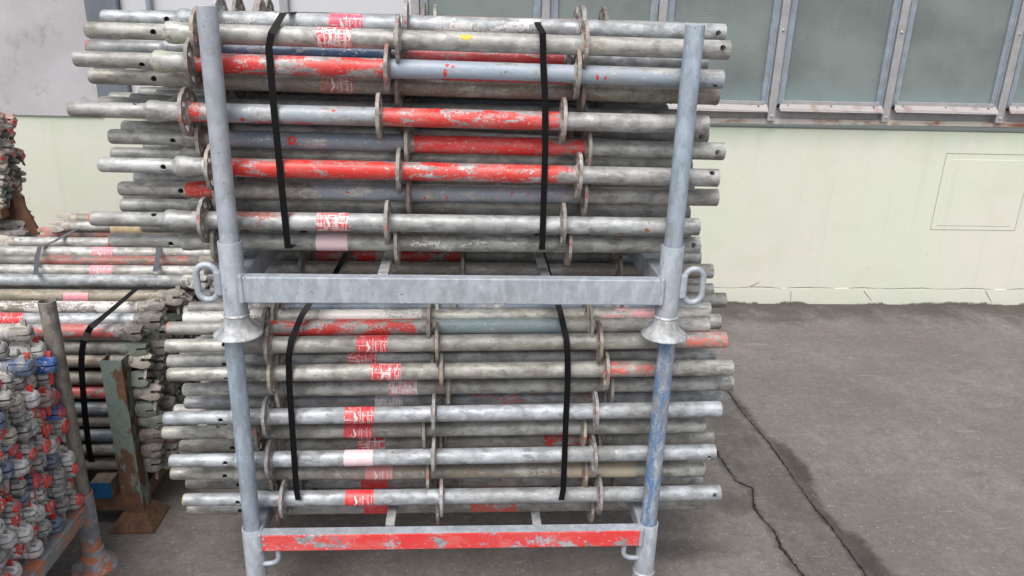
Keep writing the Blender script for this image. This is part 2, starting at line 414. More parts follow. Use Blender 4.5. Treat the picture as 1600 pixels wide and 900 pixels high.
# rows: name, left px, right px, Y, rosette px, painted stretches px, stickers(px, angle, colour, wear, print), label, options
UP = [
 ('U1', (160, 27.5), (1131, 52), 2.115, (345, 635, 908), [(336, 500, WHITE, .25), (655, 890, WHITE, .33)], [(516, .3, (.74, .08, .14), .5, 1)], 'dull grey scaffold standard lying uppermost behind the front row, with worn pink sticker', dict(tint=(.98, 1.02, 1.08))),
 ('U2', (135, 46.5), (1138, 78.5), 2.03, (312, 622, 912), [(925, 945, (.35, .24, .12), .4), (312, 330, (.45, .46, .33), .2)], [(497, .0, SR, .85, 1)], 'uppermost front scaffold standard with a yellow paint spot and scratched red sticker', dict(holes=(0, 1), tint=(.98, .97, .93), spseg=((.06, .26, (.5, .52, .40), .28),))),
 ('U3', (137, 74), (1103, 99), 2.105, (340, 628, 885), [(320, 620, NAVY, .93), (632, 878, (.52, .025, .03), .74)], None, 'dark blue and red painted scaffold standard just below the uppermost front one', dict(holes=(8, 5), tint=(.9, .93, 1), spseg=((0, .004, RED, .9),))),
 ('U4', (117, 91.5), (1128, 124), 2.02, (303, 606, 901), [(306, 606, RED, .62), (609, 898, (.30, .37, .45), .97), (903, 1128, (.30, .36, .42), .7)], None, 'scaffold standard with flaking red left part and smooth blue grey right part', dict(holes=(22, 21), spseg=((.19, .262, (.45, .47, .37), .5),))),
 ('U5', (141, 119), (1121, 150), 2.095, (345, 622, 908), [(460, 1121, BROWN, .45)], [(503, .1, SF, .5, 1)], 'brownish dusty scaffold standard just above the black gap, with faded sticker', dict(tint=(.92, .87, .78), kind=1, rhole=False)),
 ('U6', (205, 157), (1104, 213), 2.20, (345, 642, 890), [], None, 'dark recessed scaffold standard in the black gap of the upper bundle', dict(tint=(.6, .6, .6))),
 ('U7', (109, 170.5), (1105, 195), 2.02, (294, 593, 879), [(296, 330, RED, .55), (340, 590, (.32, .37, .42), .60), (597, 878, RED, .68)], None, 'scaffold standard sticking out farthest left, red right half and red splashed left rosette', dict(holes=(5, 6), spseg=())),
 ('U8', (172, 213), (1130, 236.5), 2.075, (318, 637, 917), [(362, 632, (.17, .22, .27), .93), (648, 914, (.70, .025, .022), .76)], None, 'scaffold standard with slate blue left part and bright red right part', dict(holes=(23, 0), kind=0, tint=(.95, .94, .9))),
 ('U9', (156, 257), (1121, 278), 2.02, (333, 624, 903), [(345, 622, RED, .70), (627, 870, RED, .66), (870, 900, RED, .3)], None, 'scaffold standard almost wholly covered in chipped red paint', dict(holes=(0, 3))),
 ('U10', (187, 294.5), (1120, 308.5), 2.075, (345, 640, 911), [(380, 480, BROWN, .3), (500, 905, (.24, .28, .33), .66)], None, 'grey blue scaffold standard with a red painted collar at its left end', dict(kind=1, spseg=((.175, .262, RED, .64),), rhole=False, tint=(.92, .9, .86))),
 ('U11', (143, 341.5), (1091, 354.5), 2.02, (322, 606, 879), [(370, 460, DULLRED, .38)], [(496, .05, SR, .8, 1)], 'galvanized scaffold standard with scratched red sticker, second front one above the beam', dict(holes=(4, 6), tint=(.95, .97, .98), spseg=((0, .003, RED, .8),))),
 ('U12', (173, 375), (1092, 383), 2.065, (341, 621, 887), [(640, 1090, WHITE, .12)], [(496, .0, SV, .15, 0)], 'lowest scaffold standard of the upper bundle, with pale pink sticker', dict(holes=(23, 1), tint=(.93, .93, .88))),
]
LO = [
 ('L1', (296, 481), (1089, 480), 2.19, (440, 684, 919), [(300, 680, (.16, .22, .29), .9), (690, 1089, (.20, .25, .33), .75)], None, 'blue grey scaffold standard peeping out right under the silver beam', dict(rhole=False)),
 ('L2', (288, 497), (1106, 493), 2.13, (432, 672, 915), [(288, 440, (.68, .68, .66), .6), (500, 660, (.68, .66, .64), .85), (930, 1050, PINK, .3)], None, 'white splashed scaffold standard second below the silver beam', dict(spseg=((0, .26, (.7, .7, .68), .7),), tint=(1, .98, .93))),
 ('L3', (262, 513), (1106, 508.5), 2.075, (418, 671, 921), [(425, 650, RED, .62), (690, 880, (.21, .29, .31), .72)], None, 'scaffold standard with red tipped left end and flaking red stretch below the beam', dict(spseg=((0, .006, RED, .9),), tint=(.88, .86, .82), rhole=False)),
 ('L4', (260, 540.5), (1133, 531), 2.03, (423, 683, 935), [(1070, 1133, (.62, .16, .12), .6)], [(559, .1, SR, .5, 1)], 'front scaffold standard with red painted right end', dict(holes=(2, 1), tint=(.93, .9, .84), rhole=False)),
 ('L5', (263, 564.5), (1115, 556), 2.10, (440, 677, 930), [], [(545, .3, SR, .7, 1)], 'recessed scaffold standard below the red ended one, scratched sticker on its left half', dict(holes=(23, 4), tint=(.94, .95, .94), rhole=False)),
 ('L6', (263, 585), (1143, 574), 2.03, (427, 690, 945), [(950, 1018, (.66, .12, .10), .40)], [(581, .0, SR, .7, 1)], 'front scaffold standard with a faded red patch beside the blue flaked post', dict(holes=(22, 5), rhole=False, tint=(.95, .93, .87))),
 ('L7', (287, 609), (1143, 598), 2.09, (440, 701, 952), [], [(608, .1, SP, .95, 0)], 'dull scaffold standard reaching farthest right, with nearly scraped off pink sticker', dict(rhole=False, tint=(.93, .93, .90), kind=1)),
 ('L8', (290, 629), (1126, 618), 2.15, (440, 697, 941), [(705, 925, (.6, .12, .10), .36)], [(587, .2, (.42, .40, .42), .95, 0)], 'recessed scaffold standard with red scuffs along its right half', dict(rhole=False, tint=(.88, .91, .95), kind=1)),
 ('L9', (257, 653.5), (1125, 639), 2.03, (419, 678, 929), [], [(540, .0, SR, .55, 1)], 'bright silvery front scaffold standard in the middle of the lower bundle', dict(rhole=False, tint=(.97, 1.02, 1.10))),
 ('L10', (255, 676), (1100, 664), 2.085, (407, 663, 910), [], [(539, .1, SR, .4, 1)], 'scaffold standard touching the bright silvery one from below, red sticker', dict(holes=(6, 6), rhole=False, tint=(.92, .91, .86))),
 ('L11', (282, 697), (1113, 682), 2.15, (442, 690, 932), [(850, 935, RED, .55)], [(560, .3, SR, .75, 1)], 'recessed dim scaffold standard with short red stretch near its right rosette', dict(rhole=False, tint=(.92, .90, .84), kind=1)),
 ('L12', (266, 720), (1116, 706), 2.03, (424, 678, 926), [], [(539, .0, SV, .55, 1)], 'clean silvery front scaffold standard with whitish pink sticker', dict(holes=(0, 23), tint=(.96, 1.01, 1.08))),
 ('L13', (268, 739.5), (1098, 733), 2.085, (430, 669, 912), [(420, 880, BROWN, .3), (886, 992, (.47, .41, .29), .93)], [(572, .1, (.62, .26, .24), .25, 1)], 'scaffold standard with cream painted stretch and dusty pink sticker', dict(rhole=False, tint=(.9, .87, .80))),
 ('L14', (292, 754), (1095, 745), 2.15, (440, 680, 925), [], [(566, -.5, SR, .15, 0)], 'shadowed scaffold standard directly under the cream stretched one', dict(rhole=False, tint=(.92, .93, .93))),
 ('L15', (287, 781), (1124, 770), 2.03, (445, 690, 935), [], [(541, .0, (.74, .028, .035), .0, 1)], 'lowest front scaffold standard with fresh red bird logo sticker', dict(holes=(0, 1), tint=(.98, 1.04, 1.12), spseg=((0, .004, (.5, .36, .08), .8),))),
 ('L16', (294, 794), (1105, 784), 2.10, (440, 684, 922), [(735, 806, (.6, .10, .06), .75)], [(570, -.45, SR, .1, 0)], 'bottom recessed scaffold standard with short red stretch under the lowest front one', dict(rhole=False, tint=(.9, .9, .87))),
]
def mark(t, name, polys, colr, ang=0.):
    """small flat paint marks lying on the tube: polygons in (along, round) metres"""
    if name != 'ring_mark' and len(polys) > 1:
        for P in polys: mark(t, name, [P], colr, ang)
        return
    bm = bmesh.new()
    for P in polys:
        f = bm.faces.new([bm.verts.new((x, y, 0)) for x, y in P]); bmesh.ops.triangulate(bm, faces=[f])
    bmesh.ops.remove_doubles(bm, verts=bm.verts[:], dist=.0012)
    for v in bm.verts: v.co = Vector(wrap([(v.co.x, v.co.y)], TR+.0006, ang)[0])
    me = bpy.data.meshes.new(name); bm.to_mesh(me); bm.free(); me.materials.append(M_MARK); o = obj(name, me, t); o.color = (*colr, 1); return o
def blob(x, s, a, b, n=9):
    return [(x+a*math.cos(6.283*i/n)*rnd.uniform(.65, 1.2), s+b*math.sin(6.283*i/n)*rnd.uniform(.65, 1.2)) for i in range(n)]
def ringq(x, s, r, w_, n=14):
    out = []
    for i in range(n):
        a, b = 6.283*i/n, 6.283*(i+1)/n; q = [(r-w_, a), (r+w_*rnd.uniform(.7, 1.4), a), (r+w_, b), (r-w_, b)]
        out.append([(x+k*math.cos(t), s+k*math.sin(t)) for k, t in q])
    return out
NM = NT('paint_mark'); _o = NM.n('ShaderNodeObjectInfo')
M_MARK = NM.out(NM.mix(NM.rng(NM.noise(NM.vec(), 150, 4, .7), .56, .62, 0, .6), _o.outputs['Color'], (.4, .36, .34)), .5, 0.)
filler = {}
def fill_tube(kind):
    if kind not in filler:
        segs = {0: [], 1: [(.31, .80, RED, .7)], 2: [(.31, .8, NAVY, .8), (.81, 1.3, (.5, .03, .03), .8)], 3: [(.8, 1.3, BLUEG, .8)], 4: [(.3, 1.6, BROWN, .5)]}[kind]
        filler[kind] = tubemesh('tube', .262, 1.61, TR, M_TUBE, segs=segs, n=16, step=.06)
    return filler[kind]
def bundle(rows, which, depth):
    pts = []
    for nm, l, r, Y, ros, segs, st, label, opt in rows:
        A = atY(*l, Y); B = atY(*r, Y); dd = (B-A).normalized(); L = (B-A).length
        def off(px):
            y = l[1]+(r[1]-l[1])*(px-l[0])/(r[0]-l[0]); return (atY(px, y, Y)-A).length
        sg = [(off(a), off(b) if b < r[0]-2 else L+.01, c, v) for a, b, c, v in segs]
        stk = [(off(s_[0]), *s_[1:]) for s_ in st] if st else None
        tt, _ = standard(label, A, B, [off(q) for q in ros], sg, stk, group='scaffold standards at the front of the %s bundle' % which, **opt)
        pts.append((A, B, Y, nm))
        if nm == 'U8': mark(tt, 'ring_mark', ringq(off(459), .004, .0082, .0036), RED)
        if nm == 'U4':
            mark(tt, 'paint_splash', [blob(off(696), -.006, .005, .012), blob(off(699), .015, .005, .005), blob(off(708), .012, .005, .004), blob(off(931), -.002, .004, .008), blob(off(944), -.004, .004, .004)], RED)
            mark(tt, 'paint_run', [blob(off(700+i*22), -.026, .022, .004+.003*rnd.random()) for i in range(9)], RED)
        if nm == 'U7': mark(tt, 'paint_splash', [blob(off(382), -.014, .006, .006), blob(off(420), -.021, .04, .003), blob(off(470), -.021, .04, .003), blob(off(523), .016, .005, .004)], RED)
        if nm == 'U10': mark(tt, 'paint_splash', [blob(off(698), -.006, .003, .007), blob(off(664), -.008, .003, .004), blob(off(799), .008, .002, .006), blob(off(824), .009, .002, .005), blob(off(545), .004, .007, .002)], RED)
        if nm == 'U2': mark(tt, 'yellow_spot', [[(off(716), .018), (off(740), .018), (off(737), .010), (off(728), .004), (off(720), .009)]], (.68, .50, .02))
        if nm == 'U11': mark(tt, 'paint_splash', [blob(off(971), -.021, .012, .004), blob(off(1008), -.006, .007, .007)], DULLRED)
    k0 = 0
    for A, B, Y, nm in pts:
        k0 += 1
        for k in range(1, 6):
            y = Y+.142*k+rnd.uniform(-.004, .004)
            if y > depth: break
            dx = rnd.uniform(-.035, .045); dz = rnd.uniform(-.004, .004)
            a = A+Vector((dx+.02*k*0, y-Y, dz)); d = (B-A).normalized(); b = a+d*1.61
            g = rnd.uniform(.62, .92)  # inner tubes tinted darker, standing in for deep shade between the rows
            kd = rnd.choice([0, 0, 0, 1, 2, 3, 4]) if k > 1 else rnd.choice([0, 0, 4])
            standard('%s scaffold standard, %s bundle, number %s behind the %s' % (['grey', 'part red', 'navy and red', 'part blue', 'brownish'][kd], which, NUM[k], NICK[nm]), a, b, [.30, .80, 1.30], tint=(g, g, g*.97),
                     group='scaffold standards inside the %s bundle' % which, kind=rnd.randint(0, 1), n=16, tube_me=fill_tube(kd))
NICK = {'U1': 'pink stickered topmost one', 'U2': 'yellow spotted one', 'U3': 'navy and red one', 'U4': 'red left, blue right one', 'U5': 'brownish dusty one', 'U6': 'dark recessed one', 'U7': 'farthest left reaching one', 'U8': 'slate and red one', 'U9': 'wholly red one', 'U10': 'red collared one', 'U11': 'second one above the beam', 'U12': 'pale pink stickered one', 'L1': 'blue grey one', 'L2': 'white splashed one', 'L3': 'red tipped one', 'L4': 'red ended one', 'L5': 'recessed one below the red ended', 'L6': 'faded red patched one', 'L7': 'farthest right reaching one', 'L8': 'red scuffed one', 'L9': 'bright silvery one', 'L10': 'one touching the silvery one', 'L11': 'dim red stretched one', 'L12': 'clean whitish stickered one', 'L13': 'cream stretched one', 'L14': 'shadowed one', 'L15': 'bird logo one', 'L16': 'bottom one'}
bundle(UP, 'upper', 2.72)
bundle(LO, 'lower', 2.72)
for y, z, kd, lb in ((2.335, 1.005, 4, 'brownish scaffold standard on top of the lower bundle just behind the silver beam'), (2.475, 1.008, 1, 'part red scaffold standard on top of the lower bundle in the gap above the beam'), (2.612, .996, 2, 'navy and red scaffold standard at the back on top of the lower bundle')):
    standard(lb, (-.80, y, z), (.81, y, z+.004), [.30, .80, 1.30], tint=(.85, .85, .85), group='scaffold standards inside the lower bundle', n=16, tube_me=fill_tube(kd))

# ------------------------------------------------------------------ stacking pallets
PX0, PX1, PY0, PY1 = -.602, .562, 1.95, 2.70
def socket_post(t, x, y, z_foot, z_sock, z_top, mat_post, mat_sock, mat_bell, r=TR, lean=0., bh=.066, br=.0715):
    p = MB(); p.lathe([(z_foot+.12, r), (z_top-.001, r), (z_top, r-.0008), (z_top, r-.0035), (z_top-.10, r-.0035)], 28)
    p.build('post', mat_post, t, loc=(x, y, 0), rot=(0, lean, 0))
    s_ = MB(); s_.lathe([(z_foot+bh-.004, .0305), (z_sock-.001, .0305), (z_sock, .030), (z_sock, .0258), (z_sock-.03, .0252)], 28)
    s_.build('socket', mat_sock, t, loc=(x, y, 0))
    b = MB(); pr = [(1.02, 0), (.98, .03), (.88, .05), (.72, .10), (.56, .20), (.40, .38), (.26, .60), (.15, .82), (.08, .95), (.035, 1.), (0, 1.), (.0, .95), (.12, .74), (.3, .42), (.55, .1)]
    b.lathe([(z_foot+a*bh, .0312+q*(br-.0312)) for a, q in pr], 36); b.build('bell_foot', mat_bell, t, loc=(x, y, 0), sharp=60)
    w_ = MB(); w_.lathe([(z_foot+bh-.002, .0308), (z_foot+bh+.0025, .0345), (z_foot+bh+.007, .0308)], 24); w_.build('weld_seam', mat_bell, t, loc=(x, y, 0))

def pallet(name, label, zf, zs, ztf, ztr, beam_top, beam_h, mats, x0=PX0, x1=PX1, y0=PY0, y1=PY1, rings=False, hooks=False, bh=.066, br=.0715):
    mp_l, mp_r, ms, mbeam, mbell = mats
    t = thing(name, label, 'stacking pallet', 'stacking pallets loaded with scaffold standards')
    for x, y, zt, mp in ((x0, y0, ztf, mp_l), (x1, y0, ztf-.01, mp_r), (x0, y1, ztr, mp_l), (x1, y1, ztr, mp_r)):
        socket_post(t, x, y, zf, zs, zt, mp, ms, mbell, bh=bh, br=br)
    bt, bb = beam_top, beam_top-beam_h; hw = .026
    for y in (y0-.004, y1+.004):
        ya, yb_ = (y-.026, y+.008) if y < 2.3 else (y-.008, y+.026)
        m = MB(); m.box(x0+.0295, x1-.0295, ya, yb_, bb, bt, .003)
        m.build('front_beam' if y < 2.3 else 'rear_beam', mbeam if y < 2.3 else ms, t, sharp=60)
        if y < 2.3 and mbeam is M_BEAMR:   # bare top flange, weld ends
            m2 = MB(); m2.box(x0+.031, x1-.031, ya+.0015, yb_-.001, bt-.001, bt+.0025, .001); m2.build('top_flange', M_PAL, t, sharp=60)
    for x in (x0, x1):
        m = MB(); m.box(x-.026, x+.026, y0+.0295, y1-.0295, bb+.002, bt-.003, .004); m.build('side_beam', ms, t, sharp=60)
    xc = -.215
    m = MB(); m.box(xc-.014, xc+.014, y0+.024, y1-.024, bt-.016, bt-.006, .002); m.build('cross_bar', M_BELL, t)
    m = MB(); m.box(.225, .253, y0+.024, y1-.024, bt-.055, bt-.045, .002); m.build('cross_bar', M_BELL, t)
    # weld collars where beam meets socket
    for x, sg in ((x0, 1), (x1, -1)):
        m = MB(); m.box(x+sg*.026-.006, x+sg*.026+.006, y0-.034, y0+.024, bb-.001, bt+.0045, .004); m.build('end_plate', ms, t)
    if rings:
        for x, sg in ((x0, -1), (x1, 1)):
            cx = x+sg*.066; cz = 1.093; pts = []
            for i in range(32):
                a = 2*math.pi*i/32; pts.append((cx+.026*math.cos(a), y0-.004, cz+.026*math.sin(a)+(.022 if math.sin(a) > 0 else -.022)))
            m = MB(); m.tube(pts, .0088, 14, True); m.build('lifting_ring', M_PAL, t)
            m = MB(); m.box(x+sg*.036-.009, x+sg*.036+.009, y0-.018, y0+.010, cz-.034, cz+.034, .005); m.build('ring_lug', M_PAL, t)
    if hooks:
        for x, sg in ((x0, 1), (x1, -1)):
            pts = [(x+sg*.068+sg*.004, y0-.012, bb+.004), (x+sg*.072, y0-.012, bb-.022)]
            for i in range(7):
                a = math.pi/2*i/6; pts.append((x+sg*(.047+.026*math.cos(a)), y0-.012, bb-.030-.026*math.sin(a)))
            pts += [(x+sg*.036, y0-.012, bb-.057), (x+sg*.024, y0-.010, bb-.058)]
            m = MB(); m.tube(pts, .0078, 12); m.build('hook', M_PAL, t)
    return t
pu = pallet('stacking_pallet', 'upper silver stacking pallet with lifting rings, standing on the posts of the lower one', .946, 1.205, 1.776, 1.70, 1.117, .072, (M_PAL, M_POST, M_PAL, M_PAL, M_BELL), rings=True, bh=.054, br=.0645)
pl = pallet('stacking_pallet', 'lower stacking pallet with chipped red front beam, standing on the ground', .0, .325, .97, .97, .316, .056, (M_POST, M_PALB, M_PAL, M_BEAMR, M_BELL), x0=-.617, x1=.573, hooks=True, bh=.145, br=.085)

# ------------------------------------------------------------------ straps
def ribbon(name, label, pts, wdt, mat, cat='strap', group=None, th=.0012, closed=True):
    """pts: (x, y, z) path, ribbon width along X"""
    P = [Vector(p) for p in pts]; n = len(P); vs = []; fs = []
    for i, p in enumerate(P):
        a, b = (P[(i-1) % n], P[(i+1) % n]) if closed else (P[max(0, i-1)], P[min(n-1, i+1)])
        d = (b-a).normalized(); wv = Vector((1, 0, 0)); wv = (wv-d*wv.dot(d)).normalized(); nn = d.cross(wv)
        for s1, s2 in ((-1, -1), (1, -1), (1, 1), (-1, 1)): vs.append(p+wv*wdt/2*s1+nn*th/2*s2)
    for i in range(n if closed else n-1):
        j = (i+1) % n
        for k in range(4): l = (k+1) % 4; fs.append((i*4+k, j*4+k, j*4+l, i*4+l))
    if not closed: fs += [(0, 1, 2, 3), tuple((n-1)*4+k for k in range(4))]
    me = mesh(name, vs, fs, mat, sharp=40)
    o = obj(name, me, None, label=label, category=cat)
    if group: o['group'] = group
    return o
def fpts(px, Y): return [tuple(atY(x, y, Y)) for x, y in px]
gp = 'black straps round the bundles'
f1 = fpts([(434, 29), (424, 52), (420, 75), (423, 110), (428, 170), (434, 230), (441, 300), (447, 360), (450, 388)], 1.992)
f1[0] = (f1[0][0]+.004, 2.035, f1[0][2]+.012)
back = lambda f, y, a, b: [(f[-1][0]+.004, 2.06, f[-1][2]-.006), (f[-1][0], y, f[-1][2]-.002), (f[0][0], y+.012, f[-1][2]+.04), (f[0][0], y+.012, f[0][2]-.05), (f[0][0]+.02, y, f[0][2]+a), (f[0][0]+.01, 2.12, f[0][2]+b)]
ribbon('strap', 'black strap round the upper bundle near its left post', f1+back(f1, 2.76, .004, .004), .0175, M_STRAP, group=gp)
f2 = fpts([(842, 41), (848, 52), (849, 100), (852, 160), (852, 230), (850, 300), (848, 360), (847, 390)], 1.992); f2[0] = (f2[0][0], 2.035, f2[0][2]+.006)
ribbon('strap', 'black strap round the upper bundle on its right half', f2+back(f2, 2.76, .004, .004), .0165, M_STRAP, group=gp)
f3 = fpts([(500, 462), (484, 476), (466, 503), (455, 532), (451, 560), (452, 600), (456, 660), (460, 720), (463, 765), (466, 781), (478, 797)], 2.0)
f3[0] = (f3[0][0], 2.12, f3[0][2]); f3[1] = (f3[1][0], 2.085, f3[1][2]); f3[2] = (f3[2][0], 2.045, f3[2][2]); f3[-1] = (f3[-1][0], 2.07, f3[-1][2]-.01)
ribbon('strap', 'black strap round the lower bundle beside its left post', f3+back(f3, 2.78, .0, .0), .0175, M_STRAP, group=gp)
f4 = fpts([(862, 462), (873, 476), (880, 503), (885, 530), (887, 560), (887, 600), (884, 660), (882, 720), (880, 765), (877, 781), (872, 794)], 2.0)
f4[0] = (f4[0][0], 2.12, f4[0][2]); f4[1] = (f4[1][0], 2.085, f4[1][2]); f4[2] = (f4[2][0], 2.045, f4[2][2]); f4[-1] = (f4[-1][0], 2.07, f4[-1][2]-.01)
ribbon('strap', 'black strap round the lower bundle on its right half', f4+back(f4, 2.78, .0, .0), .0175, M_STRAP, group=gp)

# ------------------------------------------------------------------ ledgers
def head_mesh():
    """cast ledger head: rounded body with a slot, ribbed cheeks and a rounded nose"""
    mb = MB(); n = 16
    for sg in (1, -1):
        st = [(-.010, .0215, .0235), (.004, .0225, .0265), (.013, .0190, .0245), (.018, .0228, .0285), (.028, .0198, .0262), (.033, .0225, .0282), (.043, .0195, .0258), (.051, .0165, .0225), (.056, .0115, .0165)]
        vs = []; fs = []; m = 13
        for x, ry, rz in st:
            z0 = .0028 if x > .02 else .0004
            for i in range(m):
                t = math.pi*i/(m-1); p = .72; gv = .68 if (i in (3, 6, 9) and .01 < x < .045) else 1.
                cy = math.copysign(abs(math.cos(t))**p, math.cos(t)); sz = math.sin(t)**p
                vs.append((x, ry*cy*gv, sg*max(z0, rz*sz*gv)))
            for i in range(m-2, 0, -1):
                t = math.pi*i/(m-1); vs.append((x, ry*.98*math.cos(t), sg*z0))
        w_ = m+m-2
        for k in range(len(st)-1):
            for i in range(w_): j = (i+1) % w_; fs.append((k*w_+i, k*w_+j, (k+1)*w_+j, (k+1)*w_+i))
        fs += [tuple(range(w_)), tuple(range((len(st)-1)*w_, len(st)*w_))]; mb.add(vs, fs)
    mb.lathe([(-.032, .0245), (-.028, .0262), (-.012, .0262), (-.006, .022)], 16, axis='x')
    return mesh('ledger_head', mb.v, mb.f, M_HEAD, sharp=42)
HEAD = head_mesh(); HEAD.materials[0] = M_HEADN
def jaw_mesh():
    """plain forged head with two open claws"""
    prof = [(-.012, .022), (.004, .027), (.026, .031), (.044, .029), (.060, .018), (.057, .005), (.026, .0045), (.026, -.0045), (.053, -.005), (.058, -.016), (.050, -.028), (.026, -.032), (.004, -.027), (-.012, -.022)]
    sl_ = [(-.0215, .78), (-.019, .95), (.019, .95), (.0215, .78)]
    vs = []; fs = []; n = len(prof)
    for y, k in sl_:
        for x, z in prof: vs.append((x*(.86+.14*k) if x > 0 else x, y*(1 if x < .03 else .8), z*k if abs(z) > .01 else z))
    for k in range(len(sl_)-1):
        for i in range(n): j = (i+1) % n; fs.append((k*n+i, k*n+j, (k+1)*n+j, (k+1)*n+i))
    for b in (0, (len(sl_)-1)*n):
        fs.append(tuple(b+i for i in range(7))); fs.append(tuple(b+i for i in range(7, 14))); fs.append((b+0, b+6, b+7, b+13))
    mb = MB().add(vs, fs); mb.lathe([(-.03, .0245), (-.026, .0262), (-.006, .0262), (.0, .022)], 16, axis='x')
    return mesh('ledger_head', mb.v, mb.f, M_HEAD, sharp=30)
JAW = jaw_mesh()
def lip_mesh():
    """painted rounded rim round the nose of the head"""
    mb = MB(); pts = []
    for i in range(14):
        a = 2*math.pi*i/14; pts.append((.0525-.003*abs(math.sin(a)), .0115*math.cos(a), .0165*math.sin(a)))
    mb.tube(pts, .0078, 8, True); return mesh('jaw_lip', mb.v, mb.f, M_HEAD, sharp=60)
LIP = lip_mesh()
def wedge_mesh():
    o = [(.030, .040), (.046, .042), (.044, .030), (.040, -.060), (.036, -.066), (.031, -.060)]
    vs = [(x, y, z) for y in (-.003, .003) for x, z in o]; n = 6
    fs = [tuple(range(n)), tuple(range(n, 2*n))]+[(i, (i+1) % n, n+(i+1) % n, n+i) for i in range(n)]
    return mesh('wedge', vs, fs, M_HEAD, smooth=False)
WEDGE = wedge_mesh()
ledt = {}
def ltube(L, seg=None, mat=None, n=16):
    k = (round(L, 2), seg, (mat or M_GREY).name, n)
    if k not in ledt: ledt[k] = tubemesh('tube', 0, L, TR, mat or M_GREY, segs=[seg] if seg else [], n=n, step=.05, lip=False)
    return ledt[k]
def ledger(label, right, L, head, lip=None, roll=0., tint=(1, 1, 1), group=None, seg=None, both=True, wedge=None, mat=None, stick=(), tilt=0., yaw=0., hm=None):
    hm = hm or (HEAD if 'near left' in (group or '') else JAW)
    """right: axis point where the tube meets its right head; head/lip: (r, g, b, coverage)"""
    t = thing('scaffold_ledger', label, 'scaffold tube', group, right, (0, tilt, yaw))
    o = obj('tube', ltube(L, seg, mat), t, (-L, 0, 0)); o.color = (*tint, 1)
    h = obj('ledger_head', hm, t, (0, 0, 0), (roll, 0, 0)); h.color = head
    if lip: q = obj('jaw_lip', LIP, h, rot=(0, rnd.uniform(-.1, .1), 0)); q.scale = (1, rnd.uniform(.8, 1.1), rnd.uniform(.75, 1.05)); q.color = lip
    if wedge is not False:
        q = obj('wedge', WEDGE, t, (0, 0, 0), (roll, 0, 0)); q.color = wedge or head
    if both: h2 = obj('ledger_head', hm, t, (-L, 0, 0), (roll+.2, 0, math.pi)); h2.color = head
    for (x, ang, colr, wear, pr) in stick:
        s_ = obj('sticker', STK, t, (x, 0, 0), (ang, 0, 0)); s_.color = (*colr, 1-wear)
        if pr: obj('sticker_print', PRN, s_)
    return t
ORD = ['', 'first', 'second', 'third', 'fourth', 'fifth', 'sixth', 'seventh', 'eighth', 'ninth', 'tenth', 'eleventh', 'twelfth', 'thirteenth', 'fourteenth', 'fifteenth', 'sixteenth', 'seventeenth', 'eighteenth']

# front left pile: the end face of heads in white, grey, blue with red lips
hc = [('white', (.70, .70, .69, .86), 30), ('light grey', (.42, .41, .39, .6), 22), ('bare grey', (.3, .29, .28, .2), 26), ('slate blue', (.11, .16, .25, .85), 9), ('pale blue', (.27, .42, .56, .9), 3), ('bright blue', (.02, .12, .42, .95), 3), ('cream', (.56, .52, .42, .9), 7), ('dull pink', (.46, .25, .22, .6), 2)]
def pick(tab):
    k = rnd.uniform(0, sum(q[2] for q in tab))
    for q in tab:
        k -= q[2]
        if k <= 0: return q
    return tab[-1]
LIPR = (.70, .03, .025, 1.)
for ci in range(13):
    y = 2.14-ci*.056
    for ri in range(11):
        z = .815-ri*.052-(.026 if ci % 2 else 0)
        if z < .27: continue
        nm, colr, _ = pick(hc); red = rnd.random() < .38
        lb = '%s%s ledger head, near left pile, column %s from round post, row %s down' % (nm, ' red-lipped' if red else '', NUM[ci+1], NUM[ri+1])
        L = 1.57
        ledger(lb, (-1.268+rnd.uniform(-.022, .018), y+rnd.uniform(-.008, .008), z+rnd.uniform(-.008, .008)), L, colr, LIPR if red else None, rnd.uniform(-.2, .2), group='ledgers in the near left pile',
               wedge=(.45, .43, .42, .6) if rnd.random() < .7 else LIPR, both=False, tint=(.9, .9, .95))
t_top = [((-1.30, 2.13, .875), (.62, .63, .66, .9)), ((-1.33, 2.00, .872), (.6, .62, .68, .8))]
ledger('pale blue grey ledger lying topmost on the near left pile', (-1.292, 2.12, .838+.037), 1.57, (.42, .40, .36, .8), None, .1, (1.25, 1.32, 1.45), 'ledgers in the near left pile', (0, 1.6, (.42, .47, .54), .8), False, mat=M_TUBE)
ledger('whitish ledger lying on the near left pile in front of the topmost one', (-1.31, 2.02, .83+.035), 1.57, (.33, .31, .30, .5), None, .2, (1.3, 1.35, 1.45), 'ledgers in the near left pile', (0, 1.6, (.6, .62, .66), .7), False, mat=M_TUBE)

